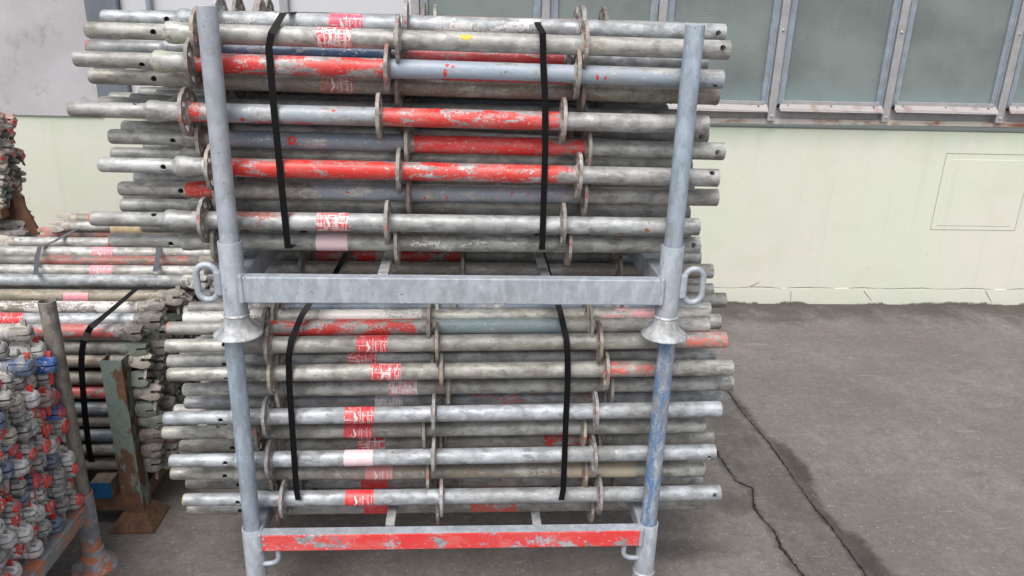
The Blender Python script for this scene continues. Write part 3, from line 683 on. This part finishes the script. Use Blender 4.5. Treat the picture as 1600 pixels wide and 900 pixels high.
# middle pile: top layer measured one by one from back to front
mh = [('brownish grey', (.26, .23, .20, .6), 55), ('dark grey', (.15, .14, .13, .7), 20), ('sage green', (.17, .22, .17, .85), 8), ('dull red', (.30, .13, .11, .6), 8), ('pale beige', (.42, .37, .31, .7), 9)]
G2 = 'ledgers in the middle left pile'
TOPL = [ # y at x=125, right end px, z, paint seg, stickers px, tint, label
 (379.5, 460, .80, None, [(172, 0., SR, .2, 1)], (1.15, 1.15, 1.15), 'light ledger with red and white band where it passes behind the upper pallet', M_TUBE, 15),
 (394.5, 342, .80, (.0, .55, DULLRED, .4), [(147, .3, SP, .5, 1)], (1.05, 1.04, 1.0), 'grey ledger with pink sticker reaching to the left upright of the pallet', M_TUBE, None),
 (408, 325, .775, (.9, 1.5, DULLRED, .5), [], (.8, .8, .8), 'darker ledger with dull red stretch and white scrawl, behind a stickered pair', M_GREY, None),
 (423.5, 318, .79, None, [(144, .3, SP, .55, 1)], (1.1, 1.08, 1.02), 'grey ledger with pink sticker just behind the rusty square tube end', M_TUBE, None),
 (438.5, 300, .79, (0, 1.5, (.5, .5, .5), .2), [], (.85, .9, .95), 'bluish grey ledger with white paint drips ending in an open silver head', M_TUBE, None),
 (463, 262, .785, (0, 1.6, (.32, .27, .19), .5), [(104, 1.0, SP, .4, 0)], (1.0, .95, .85), 'tan brown ledger crossed by the slanting strap', M_GREY, None),
 (481, 232, .772, (.9, 1.55, (.68, .64, .62), .62), [], (1.1, 1.05, 1), 'ledger splashed with white plaster near its right end', M_GREY, None),
 (500, 226, .757, None, [(0, .3, SR, .5, 0)], (.98, 1.02, 1.08), 'smooth grey ledger with red stickered stretch at the photo edge', M_TUBE, None),
 (517, 196, .738, (.9, 1.55, (.52, .10, .09), .5), [], (.9, .92, .98), 'grey ledger with flaking red right end behind the round post', M_TUBE, None),
]
for i, (yy, rx, z, seg, st, tint, lb, mt, lx) in enumerate(TOPL):
    Y = atZ(125, yy, z).y; slope = .02
    B = atZ(rx, yy+(rx-125)*slope, z); Yr = Y; B = Vector((atY(rx, yy, Y).x, Y, z))
    L = 1.57 if lx is None else (B.x-atY(lx, yy, Y).x)
    stk = []
    for px, ang, colr, wear, pr in st: stk.append((atY(px, yy, Y).x-B.x, ang, colr, wear, pr))
    hd = pick(mh)
    ledger(lb, B, L, hd[1] if i != 4 else (.5, .5, .47, .7), None, rnd.uniform(-.3, .3), tint, G2, seg, True, mat=mt, stick=stk)
# rear ones whose left heads show
for (y_, lx, L, z, seg, lb, hd, mt) in [(365, 82, 1.57, .80, (0, .9, DULLRED, .45), 'dull red ledger with split left head pointing left at the back', (.5, .16, .13, .7), M_GREY),
                               (353, 100, 1.57, .84, None, 'pale ledger with forked left head lying above the dull red one', (.42, .36, .32, .7), M_TUBE),
                               (342, 112, 1.57, .86, None, 'thin looking ledger farthest back with rounded left head', (.36, .32, .27, .7), M_GREY)]:
    Y = atZ(lx, y_, z).y; A = atY(lx, y_, Y)
    ledger(lb, (A.x+L, Y, z), L, hd, None, .1, (1, .97, .93), G2, seg, True, mat=mt)
# the wall of ledgers under that top layer, seen at its right end and through the front
for ci in range(14):
    y = 2.475+ci*.0635
    for ri in range(11):
        z = .735-ri*.0575-(.028 if ci % 2 else 0)
        if z < .16 or (ri == 0 and ci < 4): continue
        if ci > 3 and ri == 0: z += .012
        nm, colr, _ = pick(mh)
        if ci == 0 and ri in (5, 6): nm, colr, _ = mh[2]
        lb = '%s ledger end, middle left pile, column %s behind rusty post, row %s down' % (nm, NUM[ci+1], NUM[ri+1])
        seg = None
        if ci == 0: seg = [(.9, 1.56, DULLRED, .2), None, (0, 1.5, BROWN, .6), None, (.8, 1.5, (.45, .05, .06), .55), (.6, 1.5, (.10, .14, .18), .8), None, (0, 1.5, (.10, .14, .18), .6), None, None, None][ri]
        xx = -1.118+rnd.uniform(-.03, .025)+.012*ci*.6
        ledger(lb, (xx, y+rnd.uniform(-.006, .006), z+rnd.uniform(-.006, .006)), 1.57, colr, None, rnd.uniform(-.5, .5), (.85, .85, .85), G2, seg, False)

# far left pile by the wall
G3 = 'ledgers in the far left pile by the wall'
for ci in range(4):
    for ri in range(12):
        z = 1.285-ri*.05-(.02 if ci % 2 else 0)
        if 0.83 < z < .93: continue
        nm, colr, _ = pick(mh); red = rnd.random() < .15
        xx = -2.055+rnd.uniform(-.03, .025)+(.03 if z < .83 else 0)
        ledger('%s ledger end, far left pile by the wall, column %s back, row %s down' % (nm, NUM[ci+1], NUM[ri+1]), (xx-.01*ci, 3.45+ci*.06, z), .9, colr, (.6, .06, .05, 1) if red else None, rnd.uniform(-.7, .7), (.8, .8, .8), G3, None, False)
tb = thing('rack_post', 'rusty brown bracket post at the left photo edge under the far pile', 'rack')
m = MB(); a0 = Vector((-2.05, 3.62, .86)); m.box(-2.075, -2.015, 3.53, 3.60, .02, .935, .004); m.build('upright', M_RUST, tb)
m = MB(); m.box(-3.2, -2.016, 3.40, 3.46, .872, .918, .004); m.build('crossbar', M_RUST, tb)
m = MB(); m.add([(-2.014, 3.50, .98), (-1.995, 3.50, .98), (-1.93, 3.50, .80), (-1.93, 3.50, .775), (-2.014, 3.50, .775), (-2.014, 3.515, .98), (-1.995, 3.515, .98), (-1.93, 3.515, .80), (-1.93, 3.515, .775), (-2.014, 3.515, .775)],
                [(0, 1, 2, 3, 4), (5, 6, 7, 8, 9), (0, 1, 6, 5), (1, 2, 7, 6), (2, 3, 8, 7), (3, 4, 9, 8), (4, 0, 5, 9)]); m.build('gusset', M_RUST, tb, smooth=False)

# near left pallet
tp = thing('stacking_pallet', 'near left stacking pallet with orange flaked rail and dark round post', 'stacking pallet')
nx0, nx1, ny0, ny1 = -2.45, -1.222, 1.42, 2.195
for x, y in ((nx1, ny1), (nx1, ny0), (nx0, ny0), (nx0, ny1)):
    socket_post(tp, x, y, 0., .285, .945, M_PAL, M_ORNG, M_ORNG)
for o in tp.children:
    if o.name.startswith('post'): o.data.materials[0] = M_ORNG; o.color = (.8, .78, .74, 1)
M_GP = steel('worn_dark_post', (.40, .38, .345), (.27, .255, .23), None, .5, .3, .6, (1, 1, .3))
for o in tp.children:
    if o.name.startswith('post'): o.data.materials[0] = M_GP
m = MB(); m.box(nx1-.026, nx1+.026, ny0+.03, ny1-.03, .212, .262, .004); m.build('side_beam', M_ORNG, tp)
m = MB(); m.box(nx0-.026, nx0+.026, ny0+.03, ny1-.03, .212, .262, .004); m.build('side_beam', M_ORNG, tp)
for y in (ny0, ny1):
    m = MB(); m.box(nx0+.03, nx1-.03, y-.025, y+.025, .21, .26, .004); m.build('front_beam' if y == ny0 else 'rear_beam', M_ORNG, tp)

# middle left pallet: square rusty posts on flared plates
tm_ = thing('stacking_pallet', 'rusty stacking pallet with flaking green square posts under the middle left pile', 'stacking pallet')
def sq_post(x, y, zt, mat):
    h = .0345; m = MB()
    vs = []; fs = []
    for q in (h, h-.004):
        for z in (.03, zt):
            vs += [(x-q, y-q, z), (x+q, y-q, z), (x+q, y+q, z), (x-q, y+q, z)]
    for i in range(4):
        j = (i+1) % 4
        fs += [(i, j, 4+j, 4+i), (8+i, 8+j, 12+j, 12+i), (4+i, 4+j, 12+j, 12+i)]
    m.add(vs, fs); m.build('post', mat, tm_, smooth=False)
    m = MB(); b, tz = .078, .062
    vs = [(x-b, y-b, 0), (x+b, y-b, 0), (x+b, y+b, 0), (x-b, y+b, 0), (x-b, y-b, .008), (x+b, y-b, .008), (x+b, y+b, .008), (x-b, y+b, .008),
          (x-h-.006, y-h-.006, tz), (x+h+.006, y-h-.006, tz), (x+h+.006, y+h+.006, tz), (x-h-.006, y+h+.006, tz)]
    fs = [(0, 1, 2, 3), (8, 9, 10, 11)]
    for i in range(4):
        j = (i+1) % 4; fs += [(i, j, 4+j, 4+i), (4+i, 4+j, 8+j, 8+i)]
    m.add(vs, fs); m.build('foot_plate', M_RUST, tm_, smooth=False)
for x, y, zt, mt in ((-1.168, 2.435, .655, M_RUSTG), (-1.135, 3.30, .745, M_RUST), (-2.4, 2.435, .65, M_RUSTG), (-2.4, 3.30, .7, M_RUST)): sq_post(x, y, zt, mt)
m = MB(); m.box(-1.168-.03, -1.168+.03, 2.472, 3.264, .078, .135, .003); m.build('side_beam', M_RUST, tm_)
m = MB(); m.box(-2.36, -1.205, 2.41, 2.46, .062, .118, .003); m.build('front_beam', M_RUST, tm_)
m = MB(); m.box(-2.36, -1.205, 3.28, 3.33, .062, .118, .003); m.build('rear_beam', M_RUST, tm_)
for k, (x, lb) in enumerate(((-1.272, 'timber block with blue painted end between the rusty post and round post'), (-1.415, 'plain weathered timber block left of the blue ended one'))):
    t = thing('timber_block', lb, 'timber', 'timbers under the middle left pile')
    m = MB(); m.box(x-.035, x+.035, 2.405, 3.35, .119, .182, .003); m.build('timber', M_WOOD, t)
    if k == 0: m = MB(); m.box(x-.0345, x+.0345, 2.401, 2.4045, .1195, .1815, .0); m.build('painted_end', M_BLUEW, t)
# straps of the middle pile
def strap_mid(lb, px, mat, wd=.017):
    return ribbon('strap', lb, px, wd, mat, group='steel straps on the middle left pile', closed=False)
yb = [atZ(x, y, z) for x, y, z in ((213, 451, .832), (190, 471, .822), (165, 492, .803), (142, 511, .778))]
pp = [tuple(q) for q in yb]; q0 = pp[-1]
pp += [tuple(atY(137, 519, 2.436))]+[tuple(atY(x, y, 2.415)) for x, y in ((131, 532), (128, 550), (127, 570), (129, 600), (133, 650), (139, 700), (143, 722))]
strap_mid('black strap over the front of the middle left pile', pp, M_STRAP, .02)
def lay(px, z): return [tuple(atZ(x, y, z)) for x, y in px]
strap_mid('thin grey strap slanting over the back of the middle left pile', lay([(150, 344), (110, 363), (85, 377), (62, 386), (58, 400), (56, 429)], .833), M_STRAPG, .017)
strap_mid('short grey strap across the stickered ledgers near the pallet', lay([(248, 386), (246, 405), (243, 424)], .828), M_STRAPG, .02)

# a cream banded tube lying behind
tc = thing('scaffold_tube', 'cream yellow pipe with holes lying behind the lower tubes of the upper bundle', 'scaffold tube')
A = atY(176, 357, 3.3); m = MB(); m.lathe([(0, .027), (1.3, .027)], 20, (1, 1), 'x'); m.build('tube', M_BAND, tc, loc=tuple(A))

# ------------------------------------------------------------------ wall
WY = 4.738
def wall_paint():
    N = NT('painted_render'); v = N.vec(rand=False)
    c = N.mix(N.rng(N.noise(v, 1.1, 4), .35, .65), (.66, .695, .58), (.70, .68, .60))
    c = N.mix(N.rng(N.noise(v, 5, 6, .6), .5, .75, 0, .35), c, (.60, .64, .52))
    s_ = N.sep(v)
    top = N.rng(N.math('ADD', s_[2], N.math('MULTIPLY', N.noise(N.vec((1, 1, .3), rand=False), 6, 4), .25)), 1.16, 1.34, 0, .55)
    c = N.mix(top, c, (.46, .56, .42))
    low = N.rng(N.math('ADD', s_[2], N.math('MULTIPLY', N.noise(v, 7, 5), .22)), .26, .10, 0, .35)
    c = N.mix(low, c, (.50, .52, .42))
    ft = N.rng(N.math('ADD', s_[2], N.math('MULTIPLY', N.rng(N.noise(N.vec((1, 1, 1), rand=False), 2.6, 6, .65), .35, .65, -1, 1), .028)), .016, .004, 0, 1); c = N.mix(ft, c, (.13, .12, .09))
    drip = N.rng(N.noise(N.vec((1, 1, .06), rand=False), 14, 4), .58, .70, 0, .18); c = N.mix(drip, c, (.52, .53, .42))
    c = N.mix(N.rng(N.noise(v, 2.1, 6, .65, .6), .52, .72, 0, .35), c, (.56, .56, .43)); c = N.mix(N.rng(N.noise(N.vec((1, 1, .6), rand=False), 17, 7, .75), .63, .70, 0, .35), c, (.42, .42, .33))
    spk = N.rng(N.noise(v, 38, 3, .5), .74, .77, 0, .7); c = N.mix(spk, c, (.28, .27, .22))
    N.bump(N.noise(v, 60, 6, .6), .18, .003)
    return N.out(c, .75, 0.)
def concrete():
    N = NT('grey_concrete'); v = N.vec(rand=False)
    c = N.mix(N.rng(N.noise(v, 2.2, 6, .6), .35, .65), (.52, .51, .53), (.42, .41, .425))
    c = N.mix(N.rng(N.noise(v, 6, 7, .7, .5), .54, .72, 0, .85), c, (.27, .25, .21))
    N.bump(N.noise(v, 40, 6, .65), .4, .004); return N.out(c, .85, 0.)
M_WALL, M_CONC = wall_paint(), concrete()
def rust_edge():
    N = NT('rusty_flange'); v = N.vec((1, 1, 1), rand=False)
    m = N.rng(N.noise(N.vec((1, 1, 3), rand=False), 4.5, 7, .65), .47, .62)
    c = N.mix(m, (.56, .52, .47), (.27, .11, .06)); c = N.mix(N.rng(N.noise(v, 25, 4), .55, .7, 0, .6), c, (.6, .56, .52))
    return N.out(c, .7, 0.)
M_FLG = rust_edge()
M_ALU = plain('weathered_aluminium', (.43, .42, .43), .5, .25, 12, .25)
M_STILE = plain('galvanised_window_frame', (.33, .38, .43), .5, .3, 14, .3)
M_RAIL = rust_mix = None
def rail_mat():
    N = NT('window_bottom_rail'); v = N.vec(rand=False)
    c = N.mix(N.rng(N.noise(v, 9, 6, .65), .52, .68, 0, .8), (.42, .39, .385), (.28, .15, .115)); return N.out(c, .6, .1)
M_RAIL = rail_mat()
def glass_mat():
    N = NT('wired_glass'); v = N.vec(rand=False); s_ = N.sep(v)
    c = N.mix(N.rng(N.noise(v, 1.9, 4), .40, .60), (.215, .25, .24), (.15, .175, .17))
    c = N.mix(N.rng(N.math('ADD', s_[2], N.math('MULTIPLY', N.noise(v, 3, 3), .2)), 1.56, 1.42, 0, .75), c, (.21, .29, .30))  # bluish lower part: a soft sky reflection put into the pane colour
    c = N.mix(N.rng(N.noise(v, 22, 6, .7), .60, .74, 0, .25), c, (.36, .38, .37))
    c = N.mix(N.rng(N.noise(N.vec((1, 1, .12), rand=False), 24, 3), .50, .7, 0, .10), c, (.27, .30, .29))
    wx = N.math('SINE', N.math('MULTIPLY', s_[0], 560.)); wz = N.math('SINE', N.math('MULTIPLY', s_[2], 560.))
    g = N.rng(N.math('MAXIMUM', wx, wz), .86, 1., 0, .18); c = N.mix(g, c, (.10, .12, .115))
    N.bump(N.math('ADD', wz, N.noise(v, 3, 2)), .10, .002); return N.out(c, .28, 0., .5)
M_GLASS = glass_mat()
M_PWHITE = plain('white_panel', (.62, .62, .655), .55, .08, 3)
M_DARKC = plain('dark_grey_steel', (.165, .19, .215), .6, .25, 8)
M_GAP = plain('dark_gap_shade', (.02, .02, .022), .8, .1)
tw = thing('factory_building', 'cream green factory wall with slanted looking row of wired glass windows above a rusty flange', 'building')
ZT = 3.4; ZS = 1.165
m = MB(); m.box(-7, 8, WY, WY+.25, .0-.2, ZS); m.build('wall', M_WALL, tw, smooth=False)
# plinth band with a broken upper edge and a wavy foot
n = 260; vs = []; fs = []
for i in range(n+1):
    x = -7+15*i/n; j1 = rnd.uniform(-.003, .003)
    vs += [(x, WY-.0004, .1125+j1), (x, WY-.0035, .1105+j1), (x, WY-.006, -.02), (x, WY-.002, -.03)]
for i in range(n):
    for k in range(3): fs.append((i*4+k, i*4+4+k, i*4+5+k, i*4+1+k))
obj('plinth', mesh('plinth', vs, fs, M_WALL, False), tw)
m = MB(); m.box(-2.118-5, -2.118, WY-.012, WY+.25, 1.149, ZT, .004); m.build('concrete_panel', M_CONC, tw)
m = MB(); m.box(-2.114, -1.955, WY-.05, WY+.2, 1.262, ZT, .004); m.build('corner_column', M_DARKC, tw)
m = MB(); m.box(-2.0, -1.90, WY-.02, WY+.2, ZS+.004, 1.26, .004); m.build('column_foot', M_STILE, tw)
# flange + recessed sill, rising gently to the right as in the photograph
def band(name, x0, x1, za, zb, y0, y1, mat, rise=.011):
    vs = []
    for x in (x0, x1):
        dz = rise*max(0, x-1.0)
        vs += [(x, y0, za+dz), (x, y0, zb+dz), (x, y1, zb+dz), (x, y1, za+dz)]
    mb = MB().add(vs, [(0, 1, 5, 4), (1, 2, 6, 5), (2, 3, 7, 6), (3, 0, 4, 7), (0, 1, 2, 3), (4, 5, 6, 7)])
    return mb.build(name, mat, tw, smooth=False)
band('sill_flange', -1.9, 8, 1.166, 1.197, WY-.030, WY+.1, M_FLG)
band('sill_recess', -1.9, 8, 1.1975, 1.262, WY-.008, WY+.1, M_ALU)
band('gap_shade', -1.9, 8, 1.2622, 1.272, WY-.006, WY+.1, M_GAP)  # near-black strip painted in for the shaded gap below the window rails
def dzx(x): return .011*max(0, x-1.0)
MX = [-1.02, -.283, .468, 1.152, 1.880, 2.603, 3.337, 4.07, 4.80, 5.53]
for i, x in enumerate(MX):
    d = dzx(x)
    m = MB(); m.box(x-.024, x+.024, WY-.055, WY-.006, 1.205+d, ZT, .004); m.build('mullion', M_ALU, tw)
    if i: 
        for z in (1.235+d, 1.735+d, 2.3+d):
            mbb = MB(); mbb.lathe([(0, .009), (.004, .0085), (.007, .005)], 10, (0, 1))
            mb = MB().add([(x+p[0], WY-.055-p[2], z+p[1]) for p in mbb.v], mbb.f); mb.build('bolt', M_BELL, tw)
for a, b in zip(MX[1:], MX[2:]):
    d = dzx((a+b)/2)
    wn = obj('window', None, tw); wn.empty_display_size = .05
    for nm, x0, x1 in (('left', a+.026, a+.072), ('right', b-.072, b-.026)):
        m = MB(); m.box(x0, x1, WY-.040, WY-.004, 1.302+d, ZT, .003); m.box(x0+(.008 if nm == 'left' else .03), x0+(.016 if nm == 'left' else .038), WY-.046, WY-.038, 1.31+d, ZT, .001)
        m.build('frame', M_STILE, wn)
    m = MB(); m.box(a+.0715, b-.0715, WY-.022, WY-.016, 1.306+d, ZT); m.build('pane', M_GLASS, wn, smooth=False)
    # tilted bottom rail with upturned end
    m = MB(); z0, z1 = 1.272+d, 1.318+d
    x0, x1 = a+.030, b-.032
    vs = [(x0+.012, WY-.085, z0), (x1-.004, WY-.085, z0), (x1, WY-.030, z1), (x0+.03, WY-.030, z1), (x0+.012, WY-.085, z0-.007), (x1-.004, WY-.085, z0-.007), (x1, WY-.02, z1-.012), (x0+.03, WY-.02, z1-.012)]
    vs[0] = (x0, WY-.08, z0+.012)
    m.add(vs, [(0, 1, 2, 3), (4, 5, 6, 7), (0, 1, 5, 4), (1, 2, 6, 5), (2, 3, 7, 6), (3, 0, 4, 7)]); m.build('bottom_rail', M_RAIL, wn, smooth=False)
    m = MB(); m.box(a+.055, b-.055, WY-.05, WY-.028, 1.3045+d, 1.326+d, .002); m.build('lower_frame', M_ALU, wn)
    for q in (.08, .5, .92):
        xx = a+.04+(b-a-.08)*q; mbb = MB(); mbb.lathe([(0, .006), (.004, .005)], 8, (0, 1)); MB().add([(xx+p[0], WY-.058-p[2], 1.297+d+p[1]) for p in mbb.v], mbb.f).build('screw', M_RUST, wn)
# white infill to the left
for a, b in ((-1.93, -1.046), (-.994, -.309)): MB().box(a, b, WY-.020, WY-.012, 1.285, ZT).build('infill_panel', M_PWHITE, tw, smooth=False)
band('lower_frame', -1.93, -.31, 1.2722, 1.284, WY-.045, WY-.004, plain('yellowed_strip', (.5, .40, .20), .6, .3, 9))
for x in (-1.945, -1.765):
    m = MB(); m.tube([(x, WY-.045, 1.285), (x, WY-.045, ZT)], .016, 12); m.build('rail_tube', M_DARKC if x < -1.8 else M_STILE, tw)
m = MB(); m.box(-7, 8, WY-.02, WY+.25, ZT+.002, 5.2); m.build('upper_wall', M_WALL, tw, smooth=False)
m = MB(); m.box(-7, 8, WY-.35, WY+.3, 5.21, 5.4); m.build('eaves', M_DARKC, tw, smooth=False)
# flush access hatch with thin recessed joints
def joint(x0, x1, z0, z1, w_, name):
    m = MB()
    for a, b, c, d in ((x0, x1, z1-w_, z1), (x0, x1, z0, z0+w_), (x0, x0+w_, z0+w_, z1-w_), (x1-w_, x1, z0+w_, z1-w_)):
        m.box(a, b, WY-.0016, WY+.002, c, d)
    return m
m = joint(3.075, 3.66, .527, 1.032, .0032, 'j'); m.build('hatch_joint', plain('joint_shadow_grime', (.36, .38, .29), .8, .3, 20), tw, smooth=False)
m = MB(); m.box(3.115, 3.62, WY-.0025, WY+.002, .556, .992, .0015); m.build('hatch', M_WALL, tw)

# plinth cracks
M_CRK = plain('crack_grime', (.12, .11, .085), .9, .4, 40)
for px in ([(1172, 448), (1186, 441)], [(1236, 455), (1235, 472)], [(1540, 455), (1549, 472)], [(1350, 455), (1362, 470)]):
    P = [atY(x, y, WY-.0055 if px[0][1] > 450 else WY-.001) for x, y in px]; MB().tube([p for p in P], .0016, 5).build('hairline_crack', M_CRK, tw)
n0 = 150; pts = []
for i in range(n0):
    x = -2.6+8*i/n0; pts.append((x, WY-.0012, .1145+.004*math.sin(i*.9)+rnd.uniform(-.002, .002)))
MB().tube(pts, .0018, 5).build('hairline_crack', M_CRK, tw)

# ------------------------------------------------------------------ ground
def G(x, y): p = atZ(x, y, 0); return (p.x, p.y)
crack1 = [G(*q) for q in [(1105, 680), (1117, 702), (1135, 730), (1150, 752), (1175, 762), (1178, 792), (1192, 812), (1210, 830), (1220, 855), (1250, 893)]]+[(1.19, 1.75), (1.15, 1.2)]
crack2 = [G(*q) for q in [(1128, 598), (1140, 615), (1162, 647), (1200, 690), (1235, 740), (1270, 790), (1300, 825), (1350, 895)]]+[(1.36, 1.75), (1.38, 1.2)]
wetA = [G(*q) for q in [(1150, 622), (1168, 640), (1195, 680), (1225, 695), (1262, 730), (1272, 748), (1275, 775), (1310, 822), (1350, 845), (1395, 895)]]+[(1.52, 1.85), (1.45, 1.75)]+list(reversed(crack2[:-2]))
wetB = [G(1100, 640)]+crack2[:-1]+[(1.2, 1.75)]+list(reversed(crack1[:-2]))
def sdist_line(p, L):
    best = 1e9; sg = 1
    for (x0, y0), (x1, y1) in zip(L, L[1:]):
        dx, dy = x1-x0, y1-y0; t = max(0, min(1, ((p[0]-x0)*dx+(p[1]-y0)*dy)/(dx*dx+dy*dy)))
        qx, qy = p[0]-x0-t*dx, p[1]-y0-t*dy; d = math.hypot(qx, qy)
        if d < best: best = d; sg = 1 if dx*qy-dy*qx > 0 else -1
    return best*sg
def inside(p, P):
    c = False; n = len(P)
    for i in range(n):
        (x0, y0), (x1, y1) = P[i], P[i-1]
        if (y0 > p[1]) != (y1 > p[1]) and p[0] < (x1-x0)*(p[1]-y0)/(y1-y0)+x0: c = not c
    return c
def sdist_poly(p, P): d = abs(sdist_line(p, P+[P[0]])); return d if inside(p, P) else -d
xs = [-60, -20, -8, -4]+[-2.6+.1*i for i in range(36)]+[1.0+.0125*i for i in range(56)]+[1.72+.08*i for i in range(36)]+[6, 12, 30, 60]
ys = [-60, -20, -5, 0, .8]+[1.2+.0125*i for i in range(190)]+[3.6+.05*i for i in range(26)]+[5.2, 10, 40, 80]
vs = [(x, y, 0) for y in ys for x in xs]; nx = len(xs)
fs = [(j*nx+i, j*nx+i+1, (j+1)*nx+i+1, (j+1)*nx+i) for j in range(len(ys)-1) for i in range(nx-1)]
D = []
for x, y, z in vs:
    if -9 < x < 13 and -6 < y < 11:
        D.append((sdist_line((x, y), crack1), sdist_line((x, y), crack2), sdist_poly((x, y), wetA), sdist_poly((x, y), wetB)))
    else: D.append((1., 1., -1., -1.) if x > 1.2 else (-1., -1., -1., -1.))
def ground_mat():
    N = NT('worn_concrete_yard'); v = N.vec(rand=False); s_ = N.sep(v)
    c = N.mix(N.rng(N.noise(v, 1.6, 6, .6), .38, .62), (.172, .150, .140), (.268, .242, .228))
    c = N.mix(N.rng(N.noise(v, 9, 8, .7), .38, .66), c, (.178, .155, .145))
    c = N.mix(N.rng(N.noise(N.vec((.35, 1, 1), rand=False), 16, 7, .72), .57, .70, 0, .55), c, (.33, .30, .285))
    c = N.mix(N.rng(N.noise(v, 170, 3, .6), .55, .72, 0, .6), c, (.36, .33, .315))
    c = N.mix(N.rng(N.noise(v, 260, 2, .5), .56, .72, 0, .7), c, (.06, .052, .048))
    c = N.mix(N.rng(N.noise(N.vec((.4, 1, 1), rand=False), 42, 5, .7), .69, .72, 0, .7), c, (.42, .39, .37))
    vf = N.n('ShaderNodeTexVoronoi', feature='F1'); N.put(vf.inputs['Vector'], N.vec((.7, 1, 1), rand=False)); N.put(vf.inputs['Scale'], 95)
    fl = N.math('MULTIPLY', N.rng(vf.outputs['Distance'], .34, .16), N.rng(N.sep(vf.outputs['Color'])[0], .70, .90)); c = N.mix(N.math('MULTIPLY', fl, .75), c, (.44, .41, .39))
    dk = N.math('MULTIPLY', N.rng(vf.outputs['Distance'], .36, .2), N.rng(N.sep(vf.outputs['Color'])[1], .80, .9)); c = N.mix(N.math('MULTIPLY', dk, .55), c, (.065, .056, .05))
    c = N.mix(N.rng(N.noise(v, 34, 8, .85), .40, .62, .55, 0), c, (.105, .092, .086))
    c = N.mix(N.rng(N.noise(N.vec((.22, 1, 1), rand=False), 26, 7, .75, .4), .60, .68, 0, .45), c, (.40, .37, .35))
    c = N.mix(N.rng(N.noise(N.vec((.5, 1, 1), rand=False), 11, 7, .75, .3), .56, .70, 0, .45), c, (.13, .112, .104))
    a = N.attr('crackd'); rgb = N.n('ShaderNodeSeparateColor'); N.put(rgb.inputs[0], a.outputs['Color'])
    wob = N.rng(N.noise(v, 12, 8, .78), .3, .7, -.030, .030); wob2 = N.rng(N.noise(v, 45, 5, .7), .3, .7, -.006, .006)
    def crk(ch, wd):
        wd = N.rng(N.noise(v, 7, 4, .7), .35, .65, wd*.35, wd*1.5)
        d = N.math('ABSOLUTE', N.math('ADD', ch, wob2)); return N.rng(N.math('DIVIDE', d, wd), 1., .35, 0, 1)
    k1, k2 = crk(rgb.outputs[0], .0075), crk(rgb.outputs[1], .0055)
    halo = N.math('MAXIMUM', N.rng(N.math('ABSOLUTE', N.math('ADD', rgb.outputs[0], wob)), .030, .002, 0, .7), N.rng(N.math('ABSOLUTE', N.math('ADD', rgb.outputs[1], wob)), .034, .004, 0, .75))
    wa = N.rng(N.math('ADD', rgb.outputs[2], N.math('MULTIPLY', wob, 1.)), -.016, .018, 0, .95)
    wb = N.rng(N.math('ADD', a.outputs['Alpha'], N.math('MULTIPLY', wob, 2.2)), -.03, .04, 0, .42)
    blot = N.attr('blot').outputs['Fac']
    wc = N.rng(N.math('ADD', blot, N.math('MULTIPLY', wob, 6.)), .25, .7, 0, .55)
    base = N.rng(N.math('ADD', s_[1], N.math('MULTIPLY', N.rng(N.noise(N.vec((1, .4, 1), rand=False), 2.3, 6, .7), .3, .7, -1, 1), .34)), 4.34, 4.64, 0, .72)
    wb = N.math('MULTIPLY', wb, N.rng(N.noise(v, 5, 7, .75), .38, .62, .45, 1.25))
    wa = N.math('MULTIPLY', wa, N.rng(N.noise(v, 9, 7, .75), .36, .6, .72, 1.0))
    wet = N.math('MAXIMUM', N.math('MAXIMUM', wa, wb), N.math('MAXIMUM', N.math('MAXIMUM', wc, halo), base))
    c = N.mix(wet, c, N.mix(.88, c, (.030, .025, .022)))
    crack = N.math('MAXIMUM', k1, k2); c = N.mix(crack, c, (.010, .009, .008))
    h = N.math('SUBTRACT', N.math('ADD', N.noise(v, 60, 8, .75), N.math('MULTIPLY', N.noise(v, 300, 3), .35)), N.math('MULTIPLY', crack, 3.))
    N.bump(h, .45, .004)
    return N.out(c, N.rng(wet, 0, 1, .88, .62), 0., .35)
gm = mesh('ground', vs, fs, ground_mat(), False)
at = gm.attributes.new('crackd', 'FLOAT_COLOR', 'POINT'); at.data.foreach_set('color', [q for d in D for q in d])
bl = gm.attributes.new('blot', 'FLOAT', 'POINT')
blots = [(*G(1150, 785), .17, .14), (*G(1175, 690), .10, .1), (*G(1440, 488), .5, .12), (*G(1220, 498), .45, .12), (*G(1060, 860), .3, .1)]
bl.data.foreach_set('value', [max([0]+[1-math.hypot((x-a)/c, (y-b)/d) for a, b, c, d in blots]) for x, y, z in vs])
obj('ground', gm, None, kind='structure')
# loose grit
mb = MB()
for i in range(900):
    x, y = rnd.uniform(-1.3, 3.4), rnd.uniform(1.75, 4.6)
    r = rnd.uniform(.0012, .0035)*(1.6 if rnd.random() < .06 else 1); a = rnd.uniform(0, 6.28)
    P = [(x+r*math.cos(a+k*2.09)*rnd.uniform(.7, 1.4), y+r*math.sin(a+k*2.09)*rnd.uniform(.7, 1.4), .0002) for k in range(3)]
    mb.add(P+[(x, y, r*.8)], [(0, 1, 3), (1, 2, 3), (2, 0, 3)])
mb.build('loose_grit', plain('pale_grit', (.42, .39, .36), .9, .5, 200), None, smooth=False, kind='stuff')
